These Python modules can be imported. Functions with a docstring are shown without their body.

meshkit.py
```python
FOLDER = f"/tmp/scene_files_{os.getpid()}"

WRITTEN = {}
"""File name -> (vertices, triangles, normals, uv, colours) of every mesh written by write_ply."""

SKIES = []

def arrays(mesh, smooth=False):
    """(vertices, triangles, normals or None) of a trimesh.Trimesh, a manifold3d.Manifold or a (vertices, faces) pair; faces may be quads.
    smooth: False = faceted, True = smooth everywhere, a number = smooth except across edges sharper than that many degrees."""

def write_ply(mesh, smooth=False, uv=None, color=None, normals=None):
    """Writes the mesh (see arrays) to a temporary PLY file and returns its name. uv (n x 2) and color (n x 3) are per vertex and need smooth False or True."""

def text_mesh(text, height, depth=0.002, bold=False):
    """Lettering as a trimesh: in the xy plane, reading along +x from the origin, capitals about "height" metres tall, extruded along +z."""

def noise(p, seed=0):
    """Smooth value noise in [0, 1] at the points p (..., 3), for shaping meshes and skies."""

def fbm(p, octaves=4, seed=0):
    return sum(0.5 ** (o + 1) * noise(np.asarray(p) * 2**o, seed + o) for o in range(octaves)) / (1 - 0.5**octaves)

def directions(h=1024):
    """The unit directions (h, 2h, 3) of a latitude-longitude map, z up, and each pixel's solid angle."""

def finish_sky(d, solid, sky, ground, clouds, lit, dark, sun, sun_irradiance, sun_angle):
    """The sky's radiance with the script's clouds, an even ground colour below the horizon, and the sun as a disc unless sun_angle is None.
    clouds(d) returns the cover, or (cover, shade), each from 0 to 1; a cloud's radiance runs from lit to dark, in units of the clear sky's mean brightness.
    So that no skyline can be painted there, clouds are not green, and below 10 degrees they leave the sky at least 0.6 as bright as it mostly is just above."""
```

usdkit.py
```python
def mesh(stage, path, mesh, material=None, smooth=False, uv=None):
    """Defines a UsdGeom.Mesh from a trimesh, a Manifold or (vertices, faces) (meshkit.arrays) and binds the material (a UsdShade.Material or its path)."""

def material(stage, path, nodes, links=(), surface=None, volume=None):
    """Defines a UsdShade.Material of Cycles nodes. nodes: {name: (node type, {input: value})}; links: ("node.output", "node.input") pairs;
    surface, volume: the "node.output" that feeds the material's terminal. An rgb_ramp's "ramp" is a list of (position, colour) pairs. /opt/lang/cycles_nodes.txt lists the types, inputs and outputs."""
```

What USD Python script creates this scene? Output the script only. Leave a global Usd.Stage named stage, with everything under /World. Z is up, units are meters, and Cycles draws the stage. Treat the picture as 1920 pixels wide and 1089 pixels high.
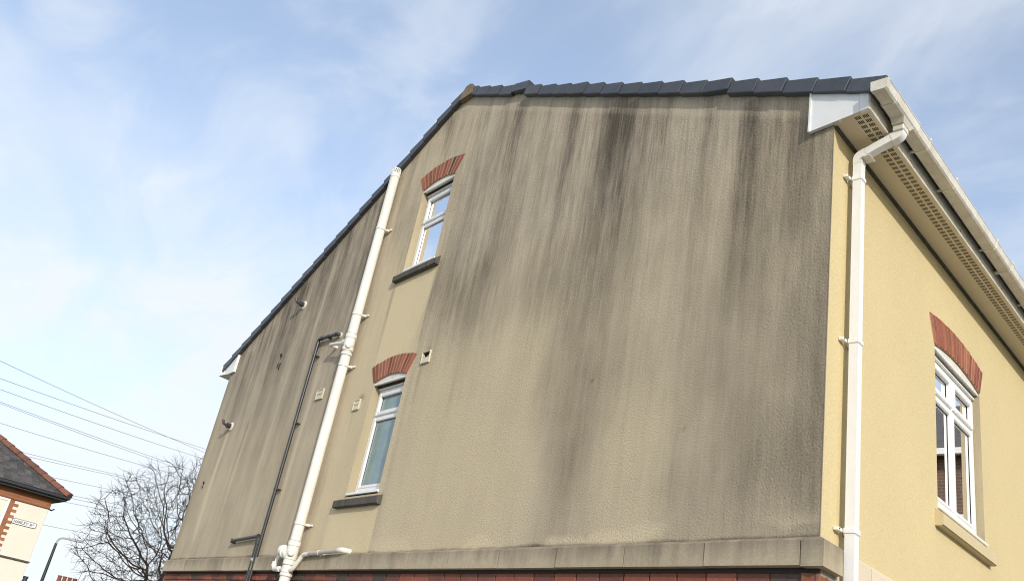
import math, numpy as np, trimesh, usdkit, meshkit
from pxr import Usd, UsdGeom, UsdLux, UsdShade, Gf, Sdf, Vt
from scipy.spatial import cKDTree, ConvexHull

stage = Usd.Stage.CreateInMemory()
UsdGeom.SetStageUpAxis(stage, 'Z'); UsdGeom.SetStageMetersPerUnit(stage, 1.0)
UsdGeom.Xform.Define(stage, '/World'); UsdGeom.Scope.Define(stage, '/World/Looks')
rng = np.random.default_rng(11)

# ------------------------------------------------------------------ camera, sky, sun, exposure
EXPOSURE = -0.18
SUN_STRENGTH, SKY_STRENGTH = 0.92, 0.15
SUN = np.array([.845, -.335, .365]); SUN /= np.linalg.norm(SUN)      # towards the sun
CAM = np.array([2.94447567, -4.29705726, 1.6082332])
ROT = np.array([[0.62361525, 0.76162599, 0.17615299], [-0.23087183, 0.39472354, -0.88932082], [-0.74686158, 0.51392526, 0.4219936]])
cam = UsdGeom.Camera.Define(stage, '/World/camera')
m4 = np.eye(4); m4[0, :3] = ROT[0]; m4[1, :3] = -ROT[1]; m4[2, :3] = -ROT[2]; m4[3, :3] = CAM
cam.AddTransformOp().Set(Gf.Matrix4d(*m4.ravel().tolist()))
cam.CreateHorizontalApertureAttr(36.0); cam.CreateVerticalApertureAttr(36.0 * 580 / 1024)
cam.CreateFocalLengthAttr(1721.57 / 1920 * 36.0); cam.CreateClippingRangeAttr((0.05, 5000.0)); cam.CreateExposureAttr(EXPOSURE)

el, az = math.asin(SUN[2]), math.atan2(SUN[0], SUN[1])
sun = UsdLux.DistantLight.Define(stage, '/World/sun')
sun.CreateIntensityAttr(SUN_STRENGTH); sun.CreateAngleAttr(0.6); sun.CreateNormalizeAttr(True); sun.CreateColorAttr(Gf.Vec3f(1.0, .945, .86))
zx = SUN; xx = np.cross([0, 0, 1.0], zx); xx /= np.linalg.norm(xx); yy = np.cross(zx, xx)
ms = np.eye(4); ms[0, :3], ms[1, :3], ms[2, :3] = xx, yy, zx
sun.AddTransformOp().Set(Gf.Matrix4d(*ms.ravel().tolist()))

sky_mat = usdkit.material(stage, '/World/Looks/sky_air', {
    'sky': ('sky_texture', {'sky_type': 'single_scattering', 'sun_disc': False, 'sun_elevation': el, 'sun_rotation': az, 'air_density': 1.0, 'aerosol_density': 1.6, 'ozone_density': 1.4}),
    'tc': ('texture_coordinate', {}), 'sep': ('separate_xyz', {}),
    'zc': ('math', {'math_type': 'maximum', 'value2': 0.0}), 'zo': ('math', {'math_type': 'add', 'value2': 0.22}),
    'inv': ('math', {'math_type': 'divide', 'value1': 1.0}), 'pl': ('vector_math', {'math_type': 'scale'}),
    'map1': ('mapping', {'rotation': (0, 0, 0.35), 'scale': (0.62, 1.0, 1.0), 'location': (3.1, 1.7, 0)}),
    'n1': ('noise_texture', {'scale': 1.7, 'detail': 7.0, 'roughness': 0.52, 'distortion': 0.45}),
    'map2': ('mapping', {'rotation': (0, 0, 0.6), 'scale': (0.8, 1.5, 1.0), 'location': (7.3, -2.0, 0)}),
    'n2': ('noise_texture', {'scale': 3.4, 'detail': 8.0, 'roughness': 0.56, 'distortion': 0.6}),
    'w1': ('map_range', {'from_min': 0.44, 'from_max': 0.70, 'to_min': 0.0, 'to_max': 1.0, 'clamp': True, 'range_type': 'smoothstep'}),
    'w2': ('map_range', {'from_min': 0.40, 'from_max': 0.72, 'to_min': 0.0, 'to_max': 0.34, 'clamp': True, 'range_type': 'smoothstep'}),
    'hz': ('map_range', {'from_min': 0.0, 'from_max': 0.46, 'to_min': 0.88, 'to_max': 0.22, 'clamp': True}),
    'wa': ('math', {'math_type': 'multiply_add', 'value2': 0.44}), 'wb': ('math', {'math_type': 'add', 'use_clamp': True}),
    'wc': ('math', {'math_type': 'minimum', 'value2': 0.93}),
    'boost': ('mix_color', {'blend_type': 'multiply', 'fac': 1.0, 'b': (1.95, 1.98, 2.0), 'use_clamp': False}),
    'mx': ('mix_color', {'b': (6.9, 7.25, 7.7), 'use_clamp': False}),
    'bg': ('background_shader', {'strength': SKY_STRENGTH})},
    [('tc.generated', 'sep.vector'), ('sep.z', 'zc.value1'), ('zc.value', 'zo.value1'), ('zo.value', 'inv.value2'),
     ('tc.generated', 'pl.vector1'), ('inv.value', 'pl.scale'), ('pl.vector', 'map1.vector'), ('pl.vector', 'map2.vector'),
     ('map1.vector', 'n1.vector'), ('map2.vector', 'n2.vector'), ('n1.fac', 'w1.value'), ('n2.fac', 'w2.value'), ('zc.value', 'hz.value'),
     ('w1.result', 'wa.value1'), ('hz.result', 'wa.value3'), ('wa.value', 'wb.value1'), ('w2.result', 'wb.value2'), ('wb.value', 'wc.value1'),
     ('sky.color', 'boost.a'), ('boost.result', 'mx.a'), ('wc.value', 'mx.fac'), ('mx.result', 'bg.color')], surface='bg.background')
dome = UsdLux.DomeLight.Define(stage, '/World/sky'); dome.CreateIntensityAttr(1.0)
UsdShade.MaterialBindingAPI.Apply(dome.GetPrim()).Bind(sky_mat)
dome.GetPrim().SetCustomDataByKey('kind', 'structure')

# ------------------------------------------------------------------ materials
def mat(name, col, rough=.6, spec=.35, var=.0, vscale=3., fine=.0, fscale=60., bump=.0, bscale=60., col2=None, stretch=(1, 1, 1), rand=0., metal=0., bdist=.01):
    """A plain surface: colour, slow mottling towards col2, fine grain, fine relief, a little change from piece to piece."""
    n = {'geo': ('geometry', {}), 'mp': ('mapping', {'scale': stretch}),
         'nz': ('noise_texture', {'scale': vscale, 'detail': 5.0, 'roughness': .6}), 'nf': ('noise_texture', {'scale': fscale, 'detail': 3.0, 'roughness': .65}),
         'r1': ('map_range', {'from_min': .35, 'from_max': .68, 'to_min': 0, 'to_max': max(var, 1e-4), 'clamp': True}),
         'mx': ('mix_color', {'a': col, 'b': col2 if col2 is not None else tuple(c * .5 for c in col)}),
         'rf': ('map_range', {'from_min': .3, 'from_max': .7, 'to_min': 1 - fine, 'to_max': 1 + fine}),
         'info': ('object_info', {}), 'ri': ('map_range', {'from_min': 0, 'from_max': 1, 'to_min': 1 - rand, 'to_max': 1 + rand}),
         'mu': ('math', {'math_type': 'multiply'}), 'sc': ('vector_math', {'math_type': 'scale'}),
         'p': ('principled_bsdf', {'roughness': rough, 'specular_ior_level': spec, 'metallic': metal})}
    l = [('geo.position', 'mp.vector'), ('mp.vector', 'nz.vector'), ('geo.position', 'nf.vector'), ('nz.fac', 'r1.value'), ('r1.result', 'mx.fac'), ('nf.fac', 'rf.value'),
         ('info.random', 'ri.value'), ('rf.result', 'mu.value1'), ('ri.result', 'mu.value2'), ('mx.result', 'sc.vector1'), ('mu.value', 'sc.scale'), ('sc.vector', 'p.base_color')]
    if bump:
        n['nb'] = ('noise_texture', {'scale': bscale, 'detail': 3.0, 'roughness': .6}); n['bp'] = ('bump', {'strength': bump, 'distance': bdist})
        l += [('geo.position', 'nb.vector'), ('nb.fac', 'bp.height'), ('bp.normal', 'p.normal')]
    return usdkit.material(stage, '/World/Looks/' + name, n, l, surface='p.BSDF')

def gable_material():
    """Roughcast whose soot stains, clean patches and smooth mortar are mesh attributes laid out where the photograph has them."""
    n = {'geo': ('geometry', {}),
         'g': ('attribute', {'attribute': 'grime'}), 'c': ('attribute', {'attribute': 'clean'}), 's': ('attribute', {'attribute': 'smoothness'}),
         'ms': ('mapping', {'scale': (11, 11, .55)}), 'ns': ('noise_texture', {'scale': 1.0, 'detail': 6.0, 'roughness': .62}),
         'mq': ('mapping', {'scale': (48, 48, 3.2)}), 'nq': ('noise_texture', {'scale': 1.0, 'detail': 3.0, 'roughness': .6}),
         'mb': ('mapping', {'scale': (1.0, 1.0, .55)}), 'nbl': ('noise_texture', {'scale': 1.7, 'detail': 5.0, 'roughness': .6}),
         'nf': ('noise_texture', {'scale': 66.0, 'detail': 3.0, 'roughness': .72}), 'nr': ('noise_texture', {'scale': 74.0, 'detail': 2.5, 'roughness': .55, 'distortion': .6}),
         'gr': ('map_range', {'from_min': .3, 'from_max': .7, 'to_min': -.24, 'to_max': .20}), 'gm': ('math', {'math_type': 'multiply_add', 'value3': 1.0}), 'gs': ('vector_math', {'math_type': 'scale'}),
         'a1': ('map_range', {'from_min': .32, 'from_max': .68, 'to_min': -.09, 'to_max': .09}),
         'a2': ('map_range', {'from_min': .3, 'from_max': .7, 'to_min': -.09, 'to_max': .09}),
         'a3': ('map_range', {'from_min': .3, 'from_max': .7, 'to_min': -.10, 'to_max': .10}),
         'a4': ('map_range', {'from_min': .3, 'from_max': .7, 'to_min': -.13, 'to_max': .13}),
         's1': ('math', {'math_type': 'add'}), 's2': ('math', {'math_type': 'add'}), 's3': ('math', {'math_type': 'add'}),
         'k': ('map_range', {'from_min': 0., 'from_max': .62, 'to_min': .32, 'to_max': 1.7, 'clamp': True}), 'sz': ('separate_xyz', {}), 'kz': ('map_range', {'from_min': 4.0, 'from_max': 6.4, 'to_min': .35, 'to_max': 1.15, 'clamp': True}), 'sk': ('math', {'math_type': 'multiply'}), 'sm': ('math', {'math_type': 'multiply'}),
         'tot': ('math', {'math_type': 'add', 'use_clamp': True}),
         'base': ('mix_color', {'a': (.515, .437, .325), 'b': (.585, .488, .312)}),
         'ramp': ('rgb_ramp', {'ramp': [(0, (1.06, 1.06, 1.06)), (.22, (.94, .94, .94)), (.45, (.68, .675, .675)), (.7, (.42, .415, .42)), (1, (.18, .178, .18))]}),
         'mul': ('mix_color', {'blend_type': 'multiply', 'fac': 1.0, 'use_clamp': False}),
         'inv': ('math', {'math_type': 'subtract', 'value1': 1.0}), 'bs': ('math', {'math_type': 'multiply', 'value2': .45}),
         'bp': ('bump', {'distance': .016}), 'p': ('principled_bsdf', {'roughness': .9, 'specular_ior_level': .12})}
    l = [('geo.position', 'ms.vector'), ('ms.vector', 'ns.vector'), ('geo.position', 'mq.vector'), ('mq.vector', 'nq.vector'), ('geo.position', 'mb.vector'), ('mb.vector', 'nbl.vector'),
         ('geo.position', 'nf.vector'), ('geo.position', 'nr.vector'), ('ns.fac', 'a1.value'), ('nq.fac', 'a2.value'), ('nbl.fac', 'a3.value'), ('nf.fac', 'a4.value'),
         ('a1.result', 's1.value1'), ('a2.result', 's1.value2'), ('geo.position', 'sz.vector'), ('sz.z', 'kz.value'), ('s1.value', 'sk.value1'), ('kz.result', 'sk.value2'), ('sk.value', 's2.value1'), ('a3.result', 's2.value2'), ('s2.value', 's3.value1'), ('a4.result', 's3.value2'),
         ('g.fac', 'k.value'), ('s3.value', 'sm.value1'), ('k.result', 'sm.value2'), ('sm.value', 'tot.value1'), ('g.fac', 'tot.value2'),
         ('c.fac', 'base.fac'), ('tot.value', 'ramp.fac'), ('base.result', 'mul.a'), ('ramp.color', 'mul.b'), ('nf.fac', 'gr.value'), ('gr.result', 'gm.value1'), ('inv.value', 'gm.value2'), ('mul.result', 'gs.vector1'), ('gm.value', 'gs.scale'), ('gs.vector', 'p.base_color'),
         ('s.fac', 'inv.value2'), ('inv.value', 'bs.value1'), ('bs.value', 'bp.strength'), ('nr.fac', 'bp.height'), ('bp.normal', 'p.normal')]
    return usdkit.material(stage, '/World/Looks/roughcast', n, l, surface='p.BSDF')

def glass_material(name, tint=(1, 1, 1), ior=1.5):
    return usdkit.material(stage, '/World/Looks/' + name, {'t': ('transparent_bsdf', {'color': tint}), 'g': ('glossy_bsdf', {'color': (1, 1, 1), 'roughness': 0.01}),
        'f': ('fresnel', {'IOR': ior}), 'm': ('mix_closure', {})}, [('f.fac', 'm.fac'), ('t.BSDF', 'm.closure1'), ('g.BSDF', 'm.closure2')], surface='m.closure')

def brick_wall_material(name, c1, c2, mortar):
    return usdkit.material(stage, '/World/Looks/' + name, {'tc': ('geometry', {}), 'sep': ('separate_xyz', {}), 'ad': ('math', {'math_type': 'add'}), 'cm': ('combine_xyz', {}),
        'b': ('brick_texture', {'color1': c1, 'color2': c2, 'mortar': mortar, 'scale': 1.0, 'brick_width': .225, 'row_height': .075, 'mortar_size': .006, 'bias': 0.1}),
        'p': ('principled_bsdf', {'roughness': .85, 'specular_ior_level': .2})},
        [('tc.position', 'sep.vector'), ('sep.x', 'ad.value1'), ('sep.y', 'ad.value2'), ('ad.value', 'cm.x'), ('sep.z', 'cm.y'), ('cm.vector', 'b.vector'), ('b.color', 'p.base_color')], surface='p.BSDF')

def coping_material(name, clean_c, dark_c, z0, z1):
    n = {'geo': ('geometry', {}), 'sep': ('separate_xyz', {}), 'mp': ('mapping', {'scale': (9, 9, .7)}), 'ns': ('noise_texture', {'scale': 1.0, 'detail': 5.0, 'roughness': .6}),
         'nb': ('noise_texture', {'scale': 3.2, 'detail': 5.0, 'roughness': .6}), 'nf': ('noise_texture', {'scale': 90.0, 'detail': 3.0}),
         'h': ('map_range', {'from_min': z0, 'from_max': z1, 'to_min': -.12, 'to_max': .42, 'clamp': True}), 'a': ('map_range', {'from_min': .3, 'from_max': .7, 'to_min': -.28, 'to_max': .34}),
         'b': ('map_range', {'from_min': .3, 'from_max': .7, 'to_min': -.12, 'to_max': .30}), 's1': ('math', {'math_type': 'add'}), 's2': ('math', {'math_type': 'add', 'use_clamp': True}),
         'mx': ('mix_color', {'a': clean_c, 'b': dark_c}), 'r': ('map_range', {'from_min': .3, 'from_max': .7, 'to_min': .9, 'to_max': 1.1}), 'info': ('object_info', {}), 'ri': ('map_range', {'to_min': .90, 'to_max': 1.08}),
         'mu': ('math', {'math_type': 'multiply'}), 'sc': ('vector_math', {'math_type': 'scale'}), 'bp': ('bump', {'strength': .2, 'distance': .006}), 'p': ('principled_bsdf', {'roughness': .88, 'specular_ior_level': .15})}
    return usdkit.material(stage, '/World/Looks/' + name, n, [('geo.position', 'sep.vector'), ('geo.position', 'mp.vector'), ('mp.vector', 'ns.vector'), ('geo.position', 'nb.vector'), ('geo.position', 'nf.vector'), ('sep.z', 'h.value'),
        ('ns.fac', 'a.value'), ('nb.fac', 'b.value'), ('h.result', 's1.value1'), ('a.result', 's1.value2'), ('s1.value', 's2.value1'), ('b.result', 's2.value2'), ('s2.value', 'mx.fac'), ('nf.fac', 'r.value'), ('info.random', 'ri.value'),
        ('r.result', 'mu.value1'), ('ri.result', 'mu.value2'), ('mx.result', 'sc.vector1'), ('mu.value', 'sc.scale'), ('sc.vector', 'p.base_color'), ('nf.fac', 'bp.height'), ('bp.normal', 'p.normal')], surface='p.BSDF')

M = {
 'gable': gable_material(),
 'yellow': mat('yellow_render', (.590, .487, .272), .9, .12, var=.5, vscale=1.1, col2=(.52, .425, .245), fine=.08, fscale=70, bump=.34, bscale=70, stretch=(1, 1, .6), bdist=.008),
 'reveal': mat('reveal_render', (.40, .34, .225), .9, .12, var=.35, vscale=4, col2=(.33, .28, .19), fine=.06, fscale=80),
 'coping': coping_material('cast_stone', (.43, .362, .255), (.15, .127, .098), 2.66, 2.79),
 'pale_stone': mat('pale_cast_stone', (.60, .52, .40), .85, .2, var=.3, vscale=2, col2=(.58, .48, .33), fine=.05, rand=.04),
 'mortar': mat('mortar', (.30, .27, .22), .95, .1, var=.5, vscale=6, fine=.12, bump=.3),
 'joint_and_shade': mat('dark_joint_and_shade', (.055, .048, .042), .95, .1),  # near-black for joints and fixings, also for painted shade
 'brick_a': mat('red_brick', (.27, .095, .062), .85, .2, var=.5, vscale=7, col2=(.17, .065, .05), fine=.14, rand=.16, bump=.3, bscale=110),
 'brick_b': mat('dark_red_brick', (.19, .078, .058), .85, .2, var=.6, vscale=7, col2=(.11, .06, .05), fine=.14, rand=.18, bump=.3, bscale=110),
 'brick_c': mat('soot_and_shadow_brick', (.10, .075, .062), .85, .2, var=.5, vscale=7, fine=.14, rand=.15, bump=.3, bscale=110),
 'arch': mat('arch_brick', (.315, .120, .068), .82, .2, var=.6, vscale=9, col2=(.17, .07, .05), fine=.12, rand=.24, bump=.3, bscale=110),
 'arch_mortar': mat('arch_mortar', (.46, .29, .215), .95, .1, fine=.1),
 'plinth': brick_wall_material('plinth_brickwork', (.26, .095, .065), (.19, .075, .055), (.30, .26, .21)),
 'tile': mat('slate_grey_tile', (.048, .055, .070), .5, .45, var=.55, vscale=6, col2=(.080, .082, .085), fine=.18, fscale=120, rand=.12, bump=.1, bscale=130),
 'ridge_mortar': mat('ridge_mortar', (.235, .185, .13), .95, .1, var=.6, vscale=9, fine=.15, bump=.4, bscale=70),
 'upvc': mat('white_plastic', (.78, .78, .76), .36, .45, var=.3, vscale=6, col2=(.66, .645, .59), stretch=(2, 2, .7), fine=.02),
 'upvc_dirty': mat('weathered_plastic', (.74, .70, .60), .42, .4, var=.55, vscale=5, col2=(.50, .46, .37), stretch=(1.5, 1.5, .6), fine=.03),
 'gutter': mat('gutter_plastic', (.70, .67, .58), .42, .4, var=.65, vscale=6, col2=(.44, .40, .32), fine=.05),
 'soil': mat('soil_pipe_plastic', (.76, .735, .67), .4, .4, var=.5, vscale=5, col2=(.60, .55, .44), stretch=(3, 3, .8), fine=.04),
 'waste': mat('grey_plastic', (.40, .37, .33), .45, .4, var=.4, vscale=7, col2=(.50, .47, .40)),
 'black': mat('black_plastic', (.022, .022, .024), .35, .5, var=.5, vscale=8, col2=(.05, .048, .045)),
 'cream': mat('cream_plastic', (.60, .535, .40), .5, .35, var=.4, vscale=14, col2=(.45, .40, .30)),
 'slate_sill': mat('sooty_stone_sill', (.072, .066, .058), .85, .2, var=.6, vscale=9, col2=(.15, .138, .115), fine=.2, bump=.3, stretch=(2, 2, .5)),
 'yellow_sill': mat('painted_sill', (.56, .468, .285), .8, .2, var=.35, vscale=5, col2=(.45, .385, .26), fine=.05),
 'soffit': mat('soffit_board', (.68, .60, .45), .55, .3, var=.25, vscale=2.5, col2=(.58, .51, .38)),
 'dark': mat('dark_void', (.012, .011, .010), .9, .1), 'rust': mat('rusty_iron', (.045, .03, .022), .9, .1),
 'gasket': mat('rubber_gasket', (.02, .02, .02), .6, .3),
 'glass': glass_material('window_glass', (.93, .95, .94), 2.1),
 'glass_b': glass_material('attic_glass', (.92, .95, .96), 1.42),
 'frost': mat('obscured_glass', (.15, .225, .245), .16, .9, var=.8, vscale=7, col2=(.24, .32, .29), fine=.08, bump=.08, bscale=55),
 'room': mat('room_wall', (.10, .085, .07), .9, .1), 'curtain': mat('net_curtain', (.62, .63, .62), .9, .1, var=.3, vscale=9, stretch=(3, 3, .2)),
 'drape': mat('brown_curtain', (.30, .235, .17), .9, .1, var=.5, vscale=12, stretch=(3, 3, .1)),
 'cream_wall': mat('cream_painted_render', (.74, .675, .575), .9, .15, var=.4, vscale=1.2, col2=(.65, .585, .49), fine=.03),
 'frieze': brick_wall_material('neighbour_brickwork', (.34, .135, .068), (.27, .105, .052), (.28, .16, .10)),
 'quoin': mat('orange_brick', (.36, .14, .072), .85, .2, var=.4, vscale=5, rand=.15, fine=.1),
 'slate': mat('roof_slate', (.072, .066, .064), .7, .3, var=.6, vscale=5, col2=(.12, .108, .095), rand=.3, fine=.1),
 'hip': mat('clay_hip_tile', (.205, .085, .058), .85, .2, var=.85, vscale=3, col2=(.14, .075, .055), rand=.15, fine=.12),
 'iron': mat('black_iron', (.02, .021, .026), .45, .5), 'grey_metal': mat('galvanised_steel', (.30, .31, .32), .45, .5),
 'sign_white': mat('enamel_white', (.78, .78, .75), .35, .5), 'sign_black': mat('enamel_black', (.02, .02, .02), .4, .5),
 'bark': mat('tree_bark', (.042, .034, .029), .9, .1, var=.5, vscale=6, col2=(.035, .03, .027), fine=.15),
 'twig': mat('twig_bark', (.052, .038, .033), .9, .1),
 'wire': mat('overhead_cable', (.10, .105, .12), .5, .3),
 'pot': mat('terracotta_pot', (.24, .085, .055), .85, .2, var=.4, vscale=3, rand=.1),
 'asphalt': mat('asphalt', (.055, .055, .056), .9, .2, var=.4, vscale=1.5, fine=.2, fscale=80),
 'paving': mat('paving_concrete', (.36, .34, .30), .9, .2, var=.4, vscale=.9, fine=.1), 'grass': mat('grass_ground', (.07, .10, .035), .95, .1, var=.5, vscale=.5, fine=.2),
 'far_wall': brick_wall_material('street_brickwork', (.17, .10, .072), (.13, .08, .06), (.20, .165, .135)),
}

# ------------------------------------------------------------------ mesh helpers; frames take (a along the wall, d proud of it, z)
SKEW = 0.17182808723266793
CA, SA = math.cos(SKEW), math.sin(SKEW)
NV, TV = np.array([CA, SA, 0.]), np.array([-SA, CA, 0.])
def G(v): v = np.asarray(v, float); return np.stack([v[:, 0], -v[:, 1], v[:, 2]], 1)                      # gable wall: a = x
def F(v): v = np.asarray(v, float); return v[:, 1:2] * NV + v[:, 0:1] * TV + v[:, 2:3] * np.array([0, 0, 1.])  # front wall: a along it away from the corner
def frame(origin, along, out):
    o, t, n = (np.asarray(q, float) for q in (origin, along, out))
    return lambda v: o + np.asarray(v, float)[:, 0:1] * t + np.asarray(v, float)[:, 1:2] * n + np.asarray(v, float)[:, 2:3] * np.array([0, 0, 1.])
W_ = lambda v: np.asarray(v, float)

used = {}
def path_of(parent, name):
    base = (parent if isinstance(parent, str) else str(parent.GetPath())) if parent else '/World'
    k = used.get((base, name), 0); used[(base, name)] = k + 1
    return f'{base}/{name}' + (f'_{k:03d}' if k else '')
def tag(p, label=None, cat=None, group=None, kind=None):
    p = p.GetPrim() if hasattr(p, 'GetPrim') else p
    for k, v in (('label', label), ('category', cat), ('group', group), ('kind', kind)):
        if v: p.SetCustomDataByKey(k, v)
    return p
def thing(name, label, cat, loc=(0, 0, 0), group=None):
    x = UsdGeom.Xform.Define(stage, path_of(None, name)); x.AddTranslateOp().Set(Gf.Vec3d(*map(float, loc)))
    return tag(x, label, cat, group)
def obj(parent, name, mesh, material, label=None, smooth=False, kind=None):
    """mesh in world coordinates; things sit at a translation only, so subtract it."""
    v, f = (mesh.vertices, mesh.faces) if hasattr(mesh, 'vertices') else mesh
    v = np.asarray(v, float)
    if parent is not None:
        top = stage.GetPrimAtPath('/' + '/'.join(str(parent.GetPath()).split('/')[1:3]))
        op = UsdGeom.Xformable(top).GetOrderedXformOps()
        if op: v = v - np.array(op[0].Get())
    p = usdkit.mesh(stage, path_of(parent, name), (v, np.asarray(f)), material, smooth=smooth).GetPrim()
    return tag(p, label, kind=kind)

def _topo():
    pts, s = [], .1
    for i in (0, 1):
        for j in (0, 1):
            for k in (0, 1):
                c = np.array([i, j, k], float); d = 1 - 2 * c
                for ax in range(3):
                    q = c + s * d; q[ax] = c[ax]; pts.append(q)
    pts = np.array(pts); h = ConvexHull(pts); f = h.simplices.copy()
    for i, t in enumerate(f):
        n = np.cross(pts[t[1]] - pts[t[0]], pts[t[2]] - pts[t[0]])
        if n @ (pts[t].mean(0) - .5) < 0: f[i] = t[::-1]
    return f
CH_F = _topo()
def chex(c, ch=.003):
    """Chamfered hexahedron: c[i][j][k] corners, i, j, k along the three local axes."""
    c = np.asarray(c, float).reshape(2, 2, 2, 3); out = []
    for i in (0, 1):
        for j in (0, 1):
            for k in (0, 1):
                p = c[i, j, k]; e = [c[1 - i, j, k] - p, c[i, 1 - j, k] - p, c[i, j, 1 - k] - p]
                e = [q / max(np.linalg.norm(q), 1e-9) * min(ch, .45 * np.linalg.norm(q)) for q in e]
                for ax in range(3): out.append(p + sum(e[a] for a in range(3) if a != ax))
    return np.array(out), CH_F
def box(a0, a1, d0, d1, z0, z1, fr=W_, ch=.003):
    c = [[[(a, d, z) for z in (z0, z1)] for d in (d0, d1)] for a in (a0, a1)]
    return fix(mapped(chex(c, ch), fr))
def mapped(m, fr):
    v, f = (m.vertices, m.faces) if hasattr(m, 'vertices') else m
    return fr(v), np.asarray(f)
def fix(m):
    """Faces outward for a closed mesh (by signed volume)."""
    v, f = m; t = v[f]
    if np.einsum('ij,ij->i', t[:, 0], np.cross(t[:, 1], t[:, 2])).sum() < 0: f = f[:, ::-1]
    return v, f
def join(*ms):
    v, f, n = [], [], 0
    for m in ms:
        a, b = (m.vertices, m.faces) if hasattr(m, 'vertices') else m
        v.append(np.asarray(a)); f.append(np.asarray(b) + n); n += len(a)
    return np.vstack(v), np.vstack(f)
def quad(p0, p1, p2, p3, fr=W_): return fr(np.array([p0, p1, p2, p3], float)), np.array([[0, 1, 2], [0, 2, 3]])
def prism(poly, e0, e1, place, fr=W_):
    """Convex polygon poly [(u, w)...] swept between e0 and e1; place(u, w, e) -> frame coordinates."""
    n = len(poly); v = np.array([place(u, w, e0) for u, w in poly] + [place(u, w, e1) for u, w in poly], float)
    f = [[0, i, i + 1] for i in range(1, n - 1)] + [[n, n + i + 1, n + i] for i in range(1, n - 1)]
    for i in range(n): j = (i + 1) % n; f += [[i, n + i, n + j], [i, n + j, j]]
    f = np.array(f)[:, ::-1]
    return fix((fr(v), f))
def loft(rings, fr=W_, cap=True):
    n = len(rings[0]); v = np.array([q for r in rings for q in r], float); f = []
    for k in range(len(rings) - 1):
        for i in range(n):
            j = (i + 1) % n; a, b = k * n, (k + 1) * n
            f += [[a + i, a + j, b + j], [a + i, b + j, b + i]]
    if cap:
        f += [[0, i + 1, i] for i in range(1, n - 1)]; o = (len(rings) - 1) * n; f += [[o, o + i, o + i + 1] for i in range(1, n - 1)]
    return fix((fr(v), np.array(f)))
def fillet(pts, r, k=5):
    pts = [np.asarray(p, float) for p in pts]; out = [pts[0]]
    for a, b, c in zip(pts, pts[1:], pts[2:]):
        u, w = a - b, c - b; lu, lw = np.linalg.norm(u), np.linalg.norm(w); q = min(r, .45 * lu, .45 * lw); u, w = u / lu * q, w / lw * q
        for t in np.linspace(0, 1, k): out.append((1 - t) ** 2 * (b + u) + 2 * t * (1 - t) * b + t * t * (b + w))
    return np.array(out + [pts[-1]])
def tube(pts, r, n=14, fr=W_, caps=True):
    p = np.asarray(fr(np.asarray(pts, float))); m = len(p); r = np.broadcast_to(np.asarray(r, float), (m,))
    d = np.gradient(p, axis=0) if m > 2 else np.repeat((p[1:] - p[:1]), 2, 0); d = d / np.linalg.norm(d, axis=1, keepdims=True)
    u = np.cross(d[0], [0, 0, 1.]);
    if np.linalg.norm(u) < 1e-3: u = np.cross(d[0], [1., 0, 0])
    rings, a = [], np.linspace(0, 2 * math.pi, n, endpoint=False)
    for i in range(m):
        u = u - d[i] * (u @ d[i]); u /= np.linalg.norm(u); w = np.cross(d[i], u)
        rings.append(p[i] + r[i] * (np.cos(a)[:, None] * u + np.sin(a)[:, None] * w))
    return loft(rings, cap=caps)
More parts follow.
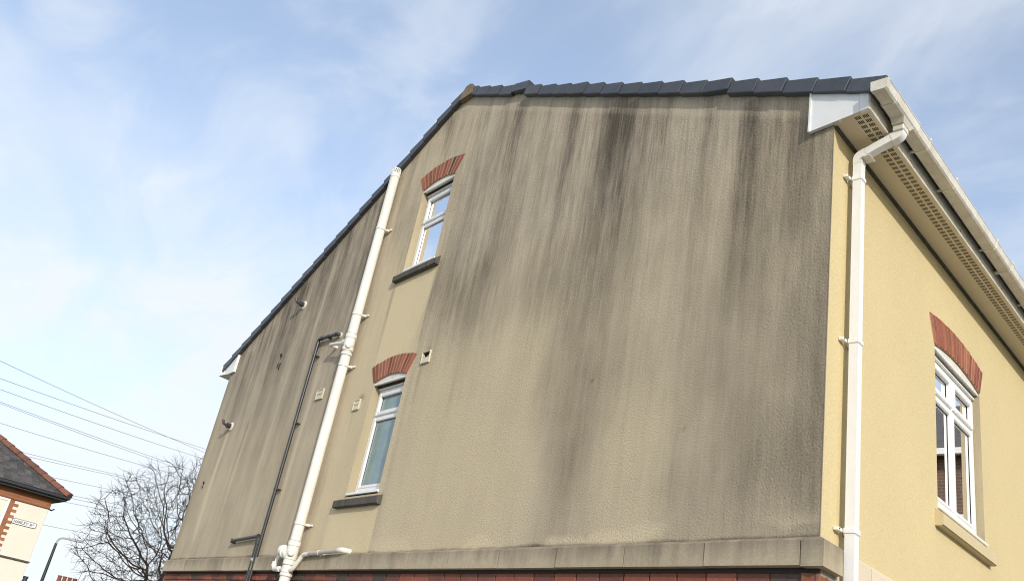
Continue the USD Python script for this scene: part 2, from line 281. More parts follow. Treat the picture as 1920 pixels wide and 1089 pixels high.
def lathe(p0, axis, prof, n=24, fr=W_):
    """prof: [(distance along axis, radius)...] in frame coordinates."""
    p0, axis = np.asarray(p0, float), np.asarray(axis, float) / np.linalg.norm(axis)
    return tube([p0 + axis * s for s, _ in prof], [q for _, q in prof], n, fr)
def ring(outer, inner, d0, d1, fr, ch=.004):
    """A rectangular frame of four members: outer and inner = (a0, a1, z0, z1)."""
    A0, A1, Z0, Z1 = outer; a0, a1, z0, z1 = inner
    return join(box(A0, a0, d0, d1, Z0, Z1, fr, ch), box(a1, A1, d0, d1, Z0, Z1, fr, ch), box(a0, a1, d0, d1, Z0, z0, fr, ch), box(a0, a1, d0, d1, z1, Z1, fr, ch))

# ------------------------------------------------------------------ ground, road, pavement
gx, gy = 300, 300
tag(obj(None, 'ground', quad((-gx, -gy, 0), (gx, -gy, 0), (gx, gy, 0), (-gx, gy, 0)), M['grass']), kind='structure')
tag(obj(None, 'pavement', join(box(-14, 30, -6.2, -.02, -.1, .10), box(.45, 3.2, .0, 60, -.1, .104)), M['paving']), kind='structure')
tag(obj(None, 'road', join(quad((-90, -13, .004), (60, -13, .004), (60, -6.2, .004), (-90, -6.2, .004)), quad((3.2, -6.2, .008), (11, -6.2, .008), (1, 80, .008), (-9, 80, .008))), M['asphalt']), kind='structure')
tag(obj(None, 'far_pavement', box(-90, 60, -16, -13, -.1, .1), M['paving']), kind='structure')

# ------------------------------------------------------------------ the end-of-terrace house
WID, HS, HR, XR, SL = 10.067, 5.497, 8.15, -4.987, .484
DEP = 9.0                                                                # length of the front wall
zu = lambda x: HR - SL * np.abs(np.asarray(x, float) - XR)               # underside of the roof at the gable
house = thing('end_terrace_house', 'end-of-terrace house with streaked beige roughcast gable, yellow front and dark tiled roof', 'house')

UW = (-5.50, -4.86, 5.935, 7.02)        # gable windows: opening a0, a1, sill, springing
LW = (-5.50, -4.86, 3.365, 4.597)
FW = (1.84, 2.882, 3.47, 4.717)         # front window
RISE = .055
xs = np.unique(np.round(np.r_[np.arange(-WID, 0, .025), 0, UW[0], UW[1], -4.765], 4))
zs = np.unique(np.round(np.r_[np.arange(2.785, 2.86, .008), np.arange(2.86, 8.3, .025), UW[2], UW[3] + RISE, LW[2], LW[3] + RISE], 4))
X, Z = np.meshgrid(xs, zs)
fb = lambda sx, sz, o=4, seed=0: meshkit.fbm(np.stack([X * sx, Z * sz, np.zeros_like(X) + seed * 3.7], -1), o, seed)
def streak(x0, w, ztop, zbot, amp, head=.0, wander=.04, soft=1.0, seed=0):
    """A run-off stain: hangs from ztop, fades out towards zbot, edges ragged, darkest near its head."""
    cx = x0 + wander * (meshkit.noise(np.stack([Z * 1.1, Z * 0 + seed, Z * 0], -1), seed) - .5) * 2
    ww = w * (.75 + .5 * meshkit.noise(np.stack([Z * 2.0, Z * 0 + seed + 9, Z * 0], -1), seed + 3))
    across = np.exp(-np.abs((X - cx) / ww) ** (2.6 if soft < 1 else 2.0))
    t = np.clip((ztop - Z) / (ztop - zbot), 0, 1)
    along = np.where(Z < ztop + .02, (1 - t) ** .75, 0) * np.clip((ztop - Z) / .12 + .25, 0, 1)
    return amp * across * along + head * across * np.exp(-np.clip(ztop - Z, 0, 9) / .35) * (Z < ztop + .02)
def blob(x0, z0, rx, rz, amp, p=2.0): return amp * np.exp(-(np.abs((X - x0) / rx) ** p + np.abs((Z - z0) / rz) ** p))
sstep = lambda a, b, t: (lambda q: q * q * (3 - 2 * q))(np.clip((t - a) / (b - a), 0, 1))
ztop = zu(X); dtop = ztop - Z
g = .26 + .13 * (fb(2.6, .22, 4, 1) - .5) + .22 * (fb(.55, .4, 3, 2) - .5) + .14 * (fb(9, .45, 3, 5) - .5)
# soot hanging down from the verge in many small runs
runs = fb(4.2, .10, 3, 7)
g += .20 * sstep(.50, .70, runs) * np.exp(-dtop / 1.6)
for i, (x0, w, zb, amp, hd) in enumerate([(-3.77, .10, 4.9, .34, .18), (-2.80, .11, 5.2, .30, .14), (-2.25, .14, 4.6, .38, .16), (-2.00, .08, 4.9, .34, .42), (-.73, .10, 4.3, .46, .24),
                                         (-.24, .17, 3.9, .22, .0), (-3.25, .06, 6.2, .20, .08), (-4.45, .06, 6.8, .16, .03), (-1.45, .06, 5.2, .16, .0), (-1.62, .05, 5.4, .14, .05), (-.45, .06, 5.2, .18, .08),
                                         (-5.22, .10, 7.2, .30, .12), (-5.62, .05, 6.9, .18, .05), (-1.1, .05, 5.0, .1, .02), (-1.85, .05, 5.3, .2, .05), (-3.5, .05, 5.6, .14, .0), (-2.5, .05, 5.7, .12, .0)]):
    g += streak(x0, w, float(zu(x0)) - .05, zb, amp, hd, seed=i)
g += blob(-2.15, 4.6, .36, 1.25, .16) + blob(-2.2, 3.6, .22, .8, .14) + blob(-3.72, 5.2, .30, .8, .16) + blob(-4.30, 5.45, .42, .50, .26) + blob(-2.9, 4.9, .25, .6, .12)
g += blob(-.26, 4.3, .34, 1.3, .12) + blob(-.22, 3.22, .26, .34, .22) + blob(-.70, 3.05, .35, .3, .12) + blob(-.05, 3.6, .12, 1.5, .12) + blob(-.75, 4.2, .3, .9, .07) + blob(-1.25, 3.15, .3, .15, .06)
g += .10 * np.exp(-np.abs((X + 2.1) / .62) ** 2.5) * sstep(3.2, 4.0, Z) + .07 * sstep(-4.8, -4.5, X) * sstep(4.6, 5.4, Z)
g += .10 * sstep(-1.4, -.4, X) + .05 * sstep(-1.2, -.2, X) * (fb(3, 1.2, 3, 21) - .3) * 2
# the grimier grey part left of the soil pipe
left = sstep(-6.05, -6.45, X)
g += left * (.05 + .15 * sstep(4.0, 6.4, Z) + .16 * (fb(3.4, .16, 4, 9) - .5) + .10 * (fb(8.5, .25, 3, 12) - .5))
g += left * .16 * np.exp(-dtop / .9) * sstep(.42, .66, fb(5.2, .16, 3, 13))
for i, (x0, w, zt, zb, amp) in enumerate([(-9.45, .13, 5.75, 3.6, .32), (-9.0, .12, 6.05, 3.0, .20), (-8.55, .13, 6.3, 3.1, .15), (-8.2, .15, 6.5, 3.4, .22), (-7.75, .12, 6.7, 3.3, .14), (-6.62, .20, 7.3, 4.0, .26), (-7.2, .10, 7.0, 5.3, .15), (-9.8, .06, 5.5, 4.1, .2), (-8.8, .05, 4.6, 2.9, .2)]):
    g += streak(x0, w, zt, zb, amp, .05, seed=40 + i)
for x0, w, zt, zb, amp in [(-9.42, .05, 4.52, 2.85, .50), (-7.02, .035, 5.1, 3.2, .30), (-8.72, .04, 6.1, 3.4, .18), (-7.45, .035, 6.8, 4.2, .16), (-7.95, .03, 5.9, 3.6, .16)]:
    g -= amp * np.exp(-((X - x0 - .02 * np.sin(Z * 3)) / w) ** 2) * sstep(zb, zb + .5, Z) * sstep(zt + .03, zt - .05, Z)
# cleaner zones
cleanA = sstep(-6.12, -5.95, X) * sstep(-4.74, -4.80 , X) * sstep(6.9, 5.6, Z)
cleanB = sstep(-5.62, -5.56, X) * sstep(-4.70, -4.80 - .05 * 0, X + .16 * sstep(5.7, 4.9, Z)) * sstep(5.95, 5.84, Z) * sstep(4.5, 5.1, Z)
cleanC = sstep(-5.75, -5.66, X) * sstep(-4.74, -4.775, X) * sstep(3.30, 3.22, Z)
mid = sstep(-4.78, -4.6, X) * sstep(-2.35, -2.9, X) * sstep(5.1, 4.4, Z)
mid2 = sstep(-1.95, -1.75, X) * sstep(-.95, -1.3, X) * sstep(4.4, 3.6, Z)
g -= .13 * cleanA + .20 * cleanB + .24 * cleanC + .09 * mid + .05 * mid2
clean = .30 + .45 * cleanA + .4 * cleanB + .55 * cleanC + .34 * mid + .22 * mid2 + .3 * (fb(.9, .7, 3, 17) - .5) - .5 * left * sstep(3.8, 6, Z) - .55 * sstep(5.3, 6.3, Z) * sstep(-4.7, -4.4, X)
# runs off the sill ends and vents
for x0, w, zt, zb, amp in [(-5.60, .035, 5.80, 4.95, .42), (-4.70, .06, 5.85, 4.7, .22), (-4.60, .02, 4.63, 4.2, .30), (-6.80, .02, 4.60, 4.1, .22), (-5.80, .02, 4.32, 4.0, .18), (-5.66, .03, 3.25, 2.95, .12)]:
    g += streak(x0, w, zt, zb, amp, .05, .01, seed=70)
g += blob(-5.70, 4.47, .06, .035, .45) + blob(-4.53, 4.80, .05, .03, .2)
# smooth mortar strip under the verge tiles, pale lime patches and a sooty ragged edge above the stone course
strip = sstep(.205, .165, dtop + .05 * (fb(2.5, 2.5, 3, 31) - .5)) * (X > XR)
g = g * (1 - .45 * strip) + .45 * strip * (.30 + .3 * np.clip(g - .42, 0, 1))
lime = sstep(.52, .62, fb(2.3, 5, 4, 33)) * sstep(2.99, 2.85, Z) * sstep(-5.4, -4.2, X)
g -= .22 * lime; clean += .1 * lime
g += .55 * sstep(2.832, 2.800, Z + .035 * (fb(5, 5, 3, 35) - .35)) + .14 * sstep(-9.9, -10.05, X)
joint = np.exp(-((X + 4.765) / .014) ** 2) * (sstep(3.42, 3.30, Z) + .45 * sstep(5.6, 5.2, Z) * sstep(4.8, 4.9, Z))
g += .34 * joint
for x0, z0 in ((-1.63, 3.62), (-2.02, 4.04), (-1.05, 3.54), (-1.75, 3.35)):
    g += blob(x0, z0, .011, .013, .4)
g = np.clip(.31 + (g - .31) * .86, .02, 1.0); clean = np.clip(clean, 0, 1)
smoothness = np.clip(.9 * strip + .45 * sstep(-4.6, -6.0, X) + .35 * cleanB + .3 * cleanC, 0, .95)
idx = np.arange(X.size).reshape(X.shape)
xm, zm = (xs[1:] + xs[:-1]) / 2, (zs[1:] + zs[:-1]) / 2
XM, ZM = np.meshgrid(xm, zm)
keep = ZM < zu(XM) + .035
for a0, a1, z0, zsp in (UW, LW): keep &= ~((XM > a0) & (XM < a1) & (ZM > z0) & (ZM < zsp + RISE))
q = np.stack([idx[:-1, :-1], idx[:-1, 1:], idx[1:, 1:], idx[1:, :-1]], -1)[keep]
faces = np.vstack([q[:, [0, 1, 2]], q[:, [0, 2, 3]]])
un, inv = np.unique(faces, return_inverse=True)
wall_v = np.stack([X.ravel(), np.zeros(X.size), Z.ravel()], 1)[un]
gable = obj(house, 'gable_wall', (wall_v, inv.reshape(faces.shape)), M['gable'], 'beige roughcast gable with dark vertical run-off streaks')
pv = UsdGeom.PrimvarsAPI(gable)
for nm, arr in (('grime', g), ('clean', clean), ('smoothness', smoothness)):
    pv.CreatePrimvar(nm, Sdf.ValueTypeNames.FloatArray, 'vertex').Set(Vt.FloatArray.FromNumpy(arr.ravel()[un].astype(np.float32)))
obj(house, 'corner_bead', box(-.002, .003, -.002, .002, 2.80, HS - .02, W_, .0005), M['coping'])

# front wall (yellow) round its window, and the walls that close the house
f0, f1, fz0, fz1 = FW[0], FW[1], FW[2], FW[3] + RISE + .02
front = join(quad((.006, 0, 2.79), (f0, 0, 2.79), (f0, 0, HS + .03), (.006, 0, HS + .03), F), quad((f1, 0, 2.79), (DEP, 0, 2.79), (DEP, 0, HS + .03), (f1, 0, HS + .03), F),
             quad((f0, 0, 2.79), (f1, 0, 2.79), (f1, 0, fz0), (f0, 0, fz0), F), quad((f0, 0, fz1), (f1, 0, fz1), (f1, 0, HS + .03), (f0, 0, HS + .03), F))
obj(house, 'front_wall', (front[0], front[1][:, ::-1]), M['yellow'], 'smooth yellow rendered front wall')
BK = DEP * TV; LX = -WID
obj(house, 'rear_walls', join(quad((LX, .0, 0), (LX + BK[0], BK[1], 0), (LX + BK[0], BK[1], HS + .06), (LX, .0, HS + .06)),
    quad((LX + BK[0], BK[1], 0), (BK[0], BK[1], 0), (BK[0], BK[1], HS + .06), (LX + BK[0], BK[1], HS + .06)),
    (np.array([(LX + BK[0], BK[1], HS), (BK[0], BK[1], HS), (XR + BK[0], BK[1], HR - .03)]), np.array([[0, 1, 2]]))), M['yellow'])

# brickwork below the stone course: mortar bed with separate bricks on the courses the camera sees
bed = join(quad((LX, .012, 0), (-.012, .012, 0), (-.012, .012, 2.66), (LX, .012, 2.66)), quad((-.012, .012, 0), (BK[0] - .012, BK[1], 0), (BK[0] - .012, BK[1], 2.66), (-.012, .012, 2.66)))
plinth = obj(house, 'brick_base', bed, M['plinth'])
for row, z0 in enumerate((2.546, 2.471, 2.396)):
    off = -.083 if row % 2 == 0 else -.083 - .1125
    edges = np.r_[-.004, np.arange(off, -WID, -.225), -WID]
    for x1, x0 in zip(edges, edges[1:]):
        if x1 - x0 < .03: continue
        k = rng.random(); mm = M['brick_c'] if (k < .06 or (-6.6 < x0 < -6.15)) else M['brick_b'] if k < .5 else M['brick_a']  # bricks just left of the soil pipe darkened as its cast shadow
        obj(plinth, 'brick', box(x0 + .005, x1 - .005, -.10, rng.uniform(-.002, .003), z0 + rng.uniform(-.001, .001), z0 + .065, G, .004), mm)
    for t0 in np.arange(.0, 1.3, .225):
        obj(plinth, 'brick', box(max(t0 - (.11 if row % 2 else 0), -.0) + .004, t0 + .215 - (.11 if row % 2 else 0), -.10, .003, z0, z0 + .065, F, .004), M['arch'])

# string course of cast stones with weathered tops
core = join(prism([(-.02, 2.645), (.040, 2.645), (.040, 2.768), (0., 2.792), (-.02, 2.792)], -WID - .03, -.09, lambda u, w, e: (e, u, w), G), box(.02, DEP, -.02, .004, 2.60, 2.79, F, .002))
course = obj(house, 'string_course', core, M['mortar']); obj(course, 'sooty_bed_joint', box(-WID, -.004, -.05, -.004, 2.612, 2.639, G, .001), M['joint_and_shade'])  # dark strip paints the shade under the overhang, along with soot
prof = [(-.02, 2.640), (.050, 2.640), (.052, 2.774), (.046, 2.779), (.002, 2.801), (-.02, 2.801)]
cuts = [-.083 - .66 * k for k in range(15)] + [-WID - .012]
for x1, x0 in zip(cuts, cuts[1:]):
    dd = rng.uniform(-.003, .003)
    obj(course, 'coping_stone', prism([(u + (dd if u > .04 else 0), w + dd * .4) for u, w in prof], x0 + .004, x1 - .004, lambda u, w, e: (e, u, w), G), M['coping'])
def plan(d, t1):                                                          # corner stone outline at distance d proud of both walls
    px = (d + d * SA) / CA
    e = d * NV + t1 * TV
    return [(-.079, .02), (-.079, -d), (px, -d), (e[0], e[1]), (e[0] - .06, e[1])]
obj(course, 'corner_stone', loft([[(x, y, z) for x, y in plan(d, t)] for d, t, z in ((.050, .185, 2.636), (.052, .185, 2.774), (.046, .178, 2.781), (.003, .135, 2.803))]), M['coping'])
tcut = [.19, .672] + [.672 + .66 * k for k in range(1, 13)]
for t0, t1 in zip(tcut, tcut[1:]):
    obj(course, 'pale_stone', prism([(-.02, 2.61), (.012, 2.61), (.012, 2.79), (.004, 2.800), (-.02, 2.80)], t0 + .004, t1 - .004, lambda u, w, e: (e, u, w), F), M['pale_stone'])

# ------------------------------------------------------------------ windows
def arch(fr, opening, ends, n, parent, depth=.10, crown=.235, lean=.055, broken=()):
    a0, a1, z0, zsp = opening; c, half = (a0 + a1) / 2, (a1 - a0) / 2 + .012
    R = (half * half + RISE * RISE) / (2 * RISE); zc = zsp + RISE - R; th = math.asin(half / R)
    bedv = []
    mid = [(c + R * math.sin(t), zc + R * math.cos(t)) for t in np.linspace(-th, th, 13)]
    up = [(c + (R + crown - .006) * math.sin(t) * ends, zc + (R + crown - .006) * math.cos(t) - .004) for t in np.linspace(-th, th, 13)]
    parts = [prism([mid[i], mid[i + 1], up[i + 1], up[i]], -depth, .003, lambda u, w, e: (u, e, w), fr) for i in range(12)]
    bedm = obj(parent, 'arch_bed', join(*parts), M['arch_mortar'])
    ts = np.linspace(-th, th, n + 1); gap = .0056 / R
    for k, (t0, t1) in enumerate(zip(ts, ts[1:])):
        r0, r1 = R + .001, R + crown + rng.uniform(-.003, .003); pr = .006 + rng.uniform(-.0015, .002)
        if k in broken: pr = .0035
        P = lambda t, r: (c + r * math.sin(t) * (1 + (ends - 1) * (r - R) / crown), zc + r * math.cos(t))
        cs = [[[(P(t, r)[0], d, P(t, r)[1]) for r in (r0, r1)] for d in (-depth, pr)] for t in (t0 + gap, t1 - gap)]
        obj(bedm, 'arch_brick', fix(mapped(chex(cs, .003), fr)), M['brick_c'] if k in broken else M['arch'] if rng.random() < .8 else M['brick_a'])
    return R, zc, c

def window(fr, opening, depth, zt, cols, parent_label, pane, sub, curtain):
    a0, a1, z0, zsp = opening; d = -depth; Rr = .30
    zf0, zf1 = sub, zsp - .055
    win = obj(house, 'window', ring((a0, a1, zf0, zf1), (a0 + .052, a1 - .052, zf0 + .055, zf1 - .052), d - .06, d, fr, .006), M['upvc'], parent_label)
    mem = [box(a0 + .05, a1 - .05, d - .055, d - .002, zt - .026, zt + .026, fr, .006)]
    edges = [a0 + .05, a1 - .05]
    if cols == 2:
        c = (a0 + a1) / 2; mem.append(box(c - .03, c + .03, d - .055, d - .003, zf0 + .05, zf1 - .05, fr, .006)); spans = [(a0 + .05, c - .028), (c + .028, a1 - .05)]
    else: spans = [(a0 + .05, a1 - .05)]
    obj(win, 'transom', join(*mem), M['upvc'])
    for s0, s1 in spans:
        for zb, zt2, top in ((zf0 + .053, zt - .024, False), (zt + .024, zf1 - .05, True)):
            pr = .016 if top else .006; w = .046 if top else .034
            o = (s0 - .012, s1 + .012, zb - .012, zt2 + .012); i = (s0 + w - .012, s1 - w + .012, zb + w - .012, zt2 - w + .012)
            obj(win, 'sash', ring(o, i, d - .03, d + pr, fr, .007), M['upvc'])
            obj(win, 'gasket', ring((i[0] - .002, i[1] + .002, i[2] - .002, i[3] + .002), (i[0] + .003, i[1] - .003, i[2] + .003, i[3] - .003), d - .021, d - .014, fr, .0008), M['gasket'])
            obj(win, 'pane', quad((i[0], d - .018, i[2]), (i[0], d - .018, i[3]), (i[1], d - .018, i[3]), (i[1], d - .018, i[2]), fr), pane)
    # plaster-board room behind
    rm = join(quad((a0 - .4, d - 1.6, zf0 - .6), (a1 + .4, d - 1.6, zf0 - .6), (a1 + .4, d - 1.6, zf1 + .25), (a0 - .4, d - 1.6, zf1 + .25), fr), quad((a0 - .4, d - 1.6, zf1 + .25), (a1 + .4, d - 1.6, zf1 + .25), (a1 + .4, d - .062, zf1 + .25), (a0 - .4, d - .062, zf1 + .25), fr),
              quad((a0 - .4, d - 1.6, zf0 - .6), (a0 - .4, d - .062, zf0 - .6), (a0 - .4, d - .062, zf1 + .25), (a0 - .4, d - 1.6, zf1 + .25), fr), quad((a1 + .4, d - 1.6, zf0 - .6), (a1 + .4, d - .062, zf0 - .6), (a1 + .4, d - .062, zf1 + .25), (a1 + .4, d - 1.6, zf1 + .25), fr),
              quad((a0 - .4, d - 1.6, zf0 - .6), (a1 + .4, d - 1.6, zf0 - .6), (a1 + .4, d - .062, zf0 - .6), (a0 - .4, d - .062, zf0 - .6), fr),
              ring((a0 - .4, a1 + .4, zf0 - .6, zf1 + .25), (a0 + .002, a1 - .002, zf0 + .002, zf1 - .002), d - .07, d - .061, fr, .001))
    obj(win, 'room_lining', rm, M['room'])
    for c0, c1, mm in curtain:
        nn = max(int((c1 - c0) / .012), 6); t = np.linspace(c0, c1, nn); dd = d - .13 + .022 * np.sin(np.arange(nn) * 1.15)
        v = np.array([(x, y, z) for z in (zf0 + .01, zf1 - .01) for x, y in zip(t, dd)]); f = [[i, i + 1, nn + i + 1] for i in range(nn - 1)] + [[i, nn + i + 1, nn + i] for i in range(nn - 1)]
        obj(win, 'curtain', (fr(v), np.array(f)), mm)
    # reveals, arch filler board and the trim above the frame
    rv = join(quad((a0, 0, z0), (a0, d - .06, z0), (a0, d - .06, zsp + .02), (a0, 0, zsp + .02), fr), quad((a1, 0, z0), (a1, 0, zsp + .02), (a1, d - .06, zsp + .02), (a1, d - .06, z0), fr), quad((a0, 0, z0), (a1, 0, z0), (a1, d - .06, z0), (a0, d - .06, z0), fr))
    obj(win, 'reveal', rv, M['reveal'])
    c, half = (a0 + a1) / 2, (a1 - a0) / 2; R = ((half + .012) ** 2 + RISE * RISE) / (2 * RISE); zc = zsp + RISE - R
    xsx = np.linspace(-half + .003, half - .003, 15); zb = zsp - .018
    seg = join(*[prism([(c + u, zb), (c + w, zb), (c + w, zc + math.sqrt(R * R - w * w) - .003), (c + u, zc + math.sqrt(R * R - u * u) - .003)], -.05, -.012, lambda u_, w_, e: (u_, e, w_), fr) for u, w in zip(xsx, xsx[1:])])
    obj(win, 'arch_board', seg, M['upvc_dirty'])
    obj(win, 'head_trim', join(box(a0 + .003, a1 - .003, -.020, -.006, zb - .008, zb + .006, fr, .002), box(a0 + .003, a1 - .003, d - .02, d + .022, zf1 - .004, zf1 + .012, fr, .003)), M['upvc'])
    obj(win, 'head_void', box(a0 + .004, a1 - .004, d - .06, -.051, zf1 + .014, zsp + RISE - .02, fr, .001), M['joint_and_shade'])  # dark filler paints the shade of the recess above the frame
    return win

uw = window(G, UW, .085, 6.572, 1, 'narrow white attic window high on the gable', M['glass_b'], 5.985, [(UW[0] + .03, UW[0] + .36, M['curtain'])])
arch(G, UW, 1.13, 11, uw, crown=.222, broken=(8,))
lw = window(G, LW, .09, 4.235, 1, 'tall narrow white window with obscured glass lower on the gable', M['frost'], 3.43, [])
arch(G, LW, 1.13, 13, lw, crown=.207)
fw = window(F, FW, .058, 4.375, 2, 'white two-light casement window in the yellow front', M['glass'], 3.535, [(FW[0] + .33, FW[0] + .50, M['curtain']), (FW[0] + .80, FW[0] + .92, M['drape']), (FW[0] + .9, FW[0] + 1.0, M['curtain'])])
arch(F, FW, 1.085, 19, fw, crown=.225)
def sill(fr, a0, a1, d1, z0, z1, zw, win, mm):
    obj(win, 'sill', prism([(-.08, z0), (d1 - .012, z0), (d1 - .010, z0 + .006), (d1, z0 + .006), (d1, z1 - .004), (d1 - .004, z1), (0, zw), (-.08, zw)], a0, a1, lambda u, w, e: (e, u, w), fr), mm)
sill(G, -5.60, -4.735, .052, 5.815, 5.886, 5.928, uw, M['slate_sill']); sill(G, -5.625, -4.752, .052, 3.252, 3.325, 3.348, lw, M['slate_sill']); sill(F, 1.775, 2.955, .058, 3.338, 3.425, 3.462, fw, M['yellow_sill'])
obj(uw, 'sub_sill', box(UW[0] + .002, UW[1] - .002, -.085, .006, 5.935, 5.962, G, .004), M['upvc'])
obj(lw, 'sub_sill', join(box(-5.475, -4.848, -.088, .016, 3.378, 3.404, G, .004)), M['upvc']); obj(lw, 'sill_gap', box(-5.46, -4.855, -.05, -.004, 3.345, 3.377, G, .001), M['joint_and_shade'])
obj(fw, 'sub_sill', box(FW[0] + .002, FW[1] + .03, -.06, .014, 3.474, 3.496, F, .004), M['upvc'])

# ------------------------------------------------------------------ roof
phi = math.atan(SL); cph, sph = math.cos(phi), math.sin(phi)
BX = 0.2555
def slope(side):                                                         # (s down the slope, h above its underside, d proud of gable) -> world; runs back along the front wall direction
    return lambda v: np.stack([XR + side * (v[:, 0] * cph + v[:, 1] * sph) + v[:, 2] * SA, -v[:, 2] * CA, HR - v[:, 0] * sph + v[:, 1] * cph], 1)
deck = []
for side in (1, -1):
    fr = slope(side); L = (.355 - XR) / cph
    c = [[[(s, h, d) for d in (-DEP, -.02)] for h in (.004, .06)] for s in (0.0, L - .06)]
    deck.append(fix(mapped(chex(c, .002), fr)))
roof = obj(house, 'roof', join(*deck), M['tile'])
for side in (1, -1):                                                     # courses across the roof, each a stepped slab
    fr = slope(side)
    for k in range(21):
        s1 = (.355 - BX * k - XR) / cph; s0 = max(s1 - BX / cph, 0.02)
        if s1 < .1: continue
        c = [[[(s, h0 + (.022 if s == s1 else 0.), d) for d in (-DEP - .05, -.285)] for h0 in (.045, .085)] for s in (s0, s1)]
        obj(roof, 'tile_course', fix(mapped(chex(c, .004), fr)), M['tile'])
lift = {(1, 16): (.050, .03), (1, 5): (.009, .003), (1, 12): (.009, .004), (-1, 8): (.008, 0.), (-1, 3): (.006, 0.)}
for side in (1, -1):
    fr = slope(side)
    for k in range(21):
        s1 = (.355 - BX * k - XR) / cph; s0 = max(s1 - BX / cph, .015)
        lo, up = lift.get((side, k), (0, 0)); lo += .016 + rng.uniform(0, .006); up -= .002; dd = .056 + rng.uniform(-.003, .003)
        c = [[[(s, h + (lift_ if h > 0 or lo > .03 else lift_ * .25), d + (.006 if low else 0)) for d in (-.30, dd)] for h in (-.002, .100)] for s, lift_, low in ((s0 + .0015, up, False), (s1 - .0025, lo, True))]
        t = obj(roof, 'verge_tile', fix(mapped(chex(c, .005), fr)), M['tile'])
        if side == 1 and k < 2:
            obj(t, 'clip_hole', fix(mapped(chex([[[(s1 - .17 + a, .052 + h, d) for d in (dd - .01, dd + .0015)] for h in (0, .012)] for a in (0, .010)], .001), fr)), M['dark'])
def ridge_piece(d0, d1, grow, name, mm, parent):
    o = [(-.135, -.07), (-.128, .03), (-.05, .118), (.05, .118), (.128, .03), (.135, -.07)]
    P = [(XR + .05 + u * (1 + grow) + 0, HR + .005 + w * (1 + grow)) for u, w in o]
    return obj(parent, name, prism(P, d0, d1, lambda u, w, e: (u + e * SA, -e * CA, w)), mm)
for k in range(20): ridge_piece(.045 - .45 * (k + 1) + .004, .045 - .45 * k, .03 if k else 0., 'ridge_tile', M['tile'] if k else M['ridge_mortar'], roof)
ridge_piece(.03, .066, -.10, 'ridge_mortar', M['ridge_mortar'], roof)

# eaves boxes, soffit with vent slots, fascia
FN = .268
def eaves(fr_s, right):
    lab = 'right' if right else 'left'
for side in (1, -1):
    wx = 0. if side == 1 else -WID
    P = [(wx + side * -.175, HS + .008), (wx + side * (FN + .002), HS + .001), (wx + side * (FN + .002), float(zu(.266)) + .004), (wx + side * -.172, float(zu(-.175)) + .004)]
    xj = wx + side * .206
    cutz = lambda x: HS + .001 + .007 * (wx + side * (FN + .002) - x) / (side * (FN + .177))
    A = [P[0], (xj - side * .002, cutz(xj)), (xj - side * .002, float(zu(xj if side == 1 else 2 * XR - xj)) + .004), P[3]]
    B = [(xj + side * .002, cutz(xj)), P[1], P[2], (xj + side * .002, float(zu(xj if side == 1 else 2 * XR - xj)) + .004)]
    bx = obj(house, 'eaves_box', prism(A, .004, .032, lambda u, w, e: (u, e, w), G), M['upvc'], 'white boxed eaves end under the %s verge' % ('right' if side == 1 else 'left'))
    obj(bx, 'corner_trim', prism(B, .004, .036, lambda u, w, e: (u, e, w), G), M['upvc'])
    obj(bx, 'edge_trim', join(prism([(P[0][0], P[0][1] - .004), (P[0][0] + side * .014, P[0][1] - .004), (P[3][0] + side * .014, P[3][1] - .006), P[3]] , .030, .040, lambda u, w, e: (u, e, w), G)), M['upvc'])
# right-hand soffit in the front frame: n from wall to fascia, long rows of vent slots
tcut_ = lambda n: (-.032 - n * SA) / CA
def strip_q(n0, n1, t0, t1, z=HS + .002):
    a, b = (tcut_(n0), tcut_(n1)) if t0 is None else (t0, t0)
    return quad((a, n0, z), (b, n1, z), (t1, n1, z), (t1, n0, z), F)
T0, T1 = -.028, DEP
parts = [strip_q(0, .062, None, T1, HS + .0045), strip_q(.063, .144, None, T1), strip_q(.182, .195, None, T1), strip_q(.233, FN - .018, None, T1)]
PIT = .0526
for k in range(int((T1 - T0) / PIT)):
    t = T0 + .003 + k * PIT
    for n0 in (.144, .195):
        parts.append(strip_q(n0, n0 + .038, t + .034, t + PIT))
        if k == 0: parts.append(strip_q(n0, n0 + .038, None, t))
        for j in range(5): 
            w = .0032; c = n0 + .038 * j / 4; parts.append(strip_q(max(c - w / 2, n0), min(c + w / 2, n0 + .038), t, t + .034))
sof = obj(house, 'soffit', join(*parts), M['soffit'], 'cream soffit board with two rows of vent slots')
obj(sof, 'soffit_void', strip_q(.01, FN - .002, None, T1, HS + .05), M['dark'])
obj(sof, 'cove_trim', prism([(.001, HS - .016), (.006, HS - .016), (.020, HS - .004), (.020, HS + .003), (.001, HS + .003)], .012, DEP, lambda u, w, e: (e, u, w), F), M['slate_sill'])  # trim coloured dark to paint the shadow line between wall and soffit
fas = obj(house, 'fascia', box(-.075, DEP, FN - .018, FN, HS - .004, HS + .185, F, .003), M['upvc_dirty'], 'cream fascia board behind the gutter')
for k, t in enumerate(np.arange(.62, DEP, 1.02)): obj(fas, 'fixing_pin', lathe((t, FN - .001, HS + .03), (0, 1, 0), [(0, .004), (.005, .003)], 8, F), M['joint_and_shade'])
LF = frame((-WID, 0, 0), TV, -NV)
obj(house, 'left_eaves', join(box(T0, DEP, .0, FN, HS + .002, HS + .012, LF, .002), box(T0 - .004, DEP, FN, FN + .018, HS - .004, HS + .16, LF, .003)), M['upvc'])

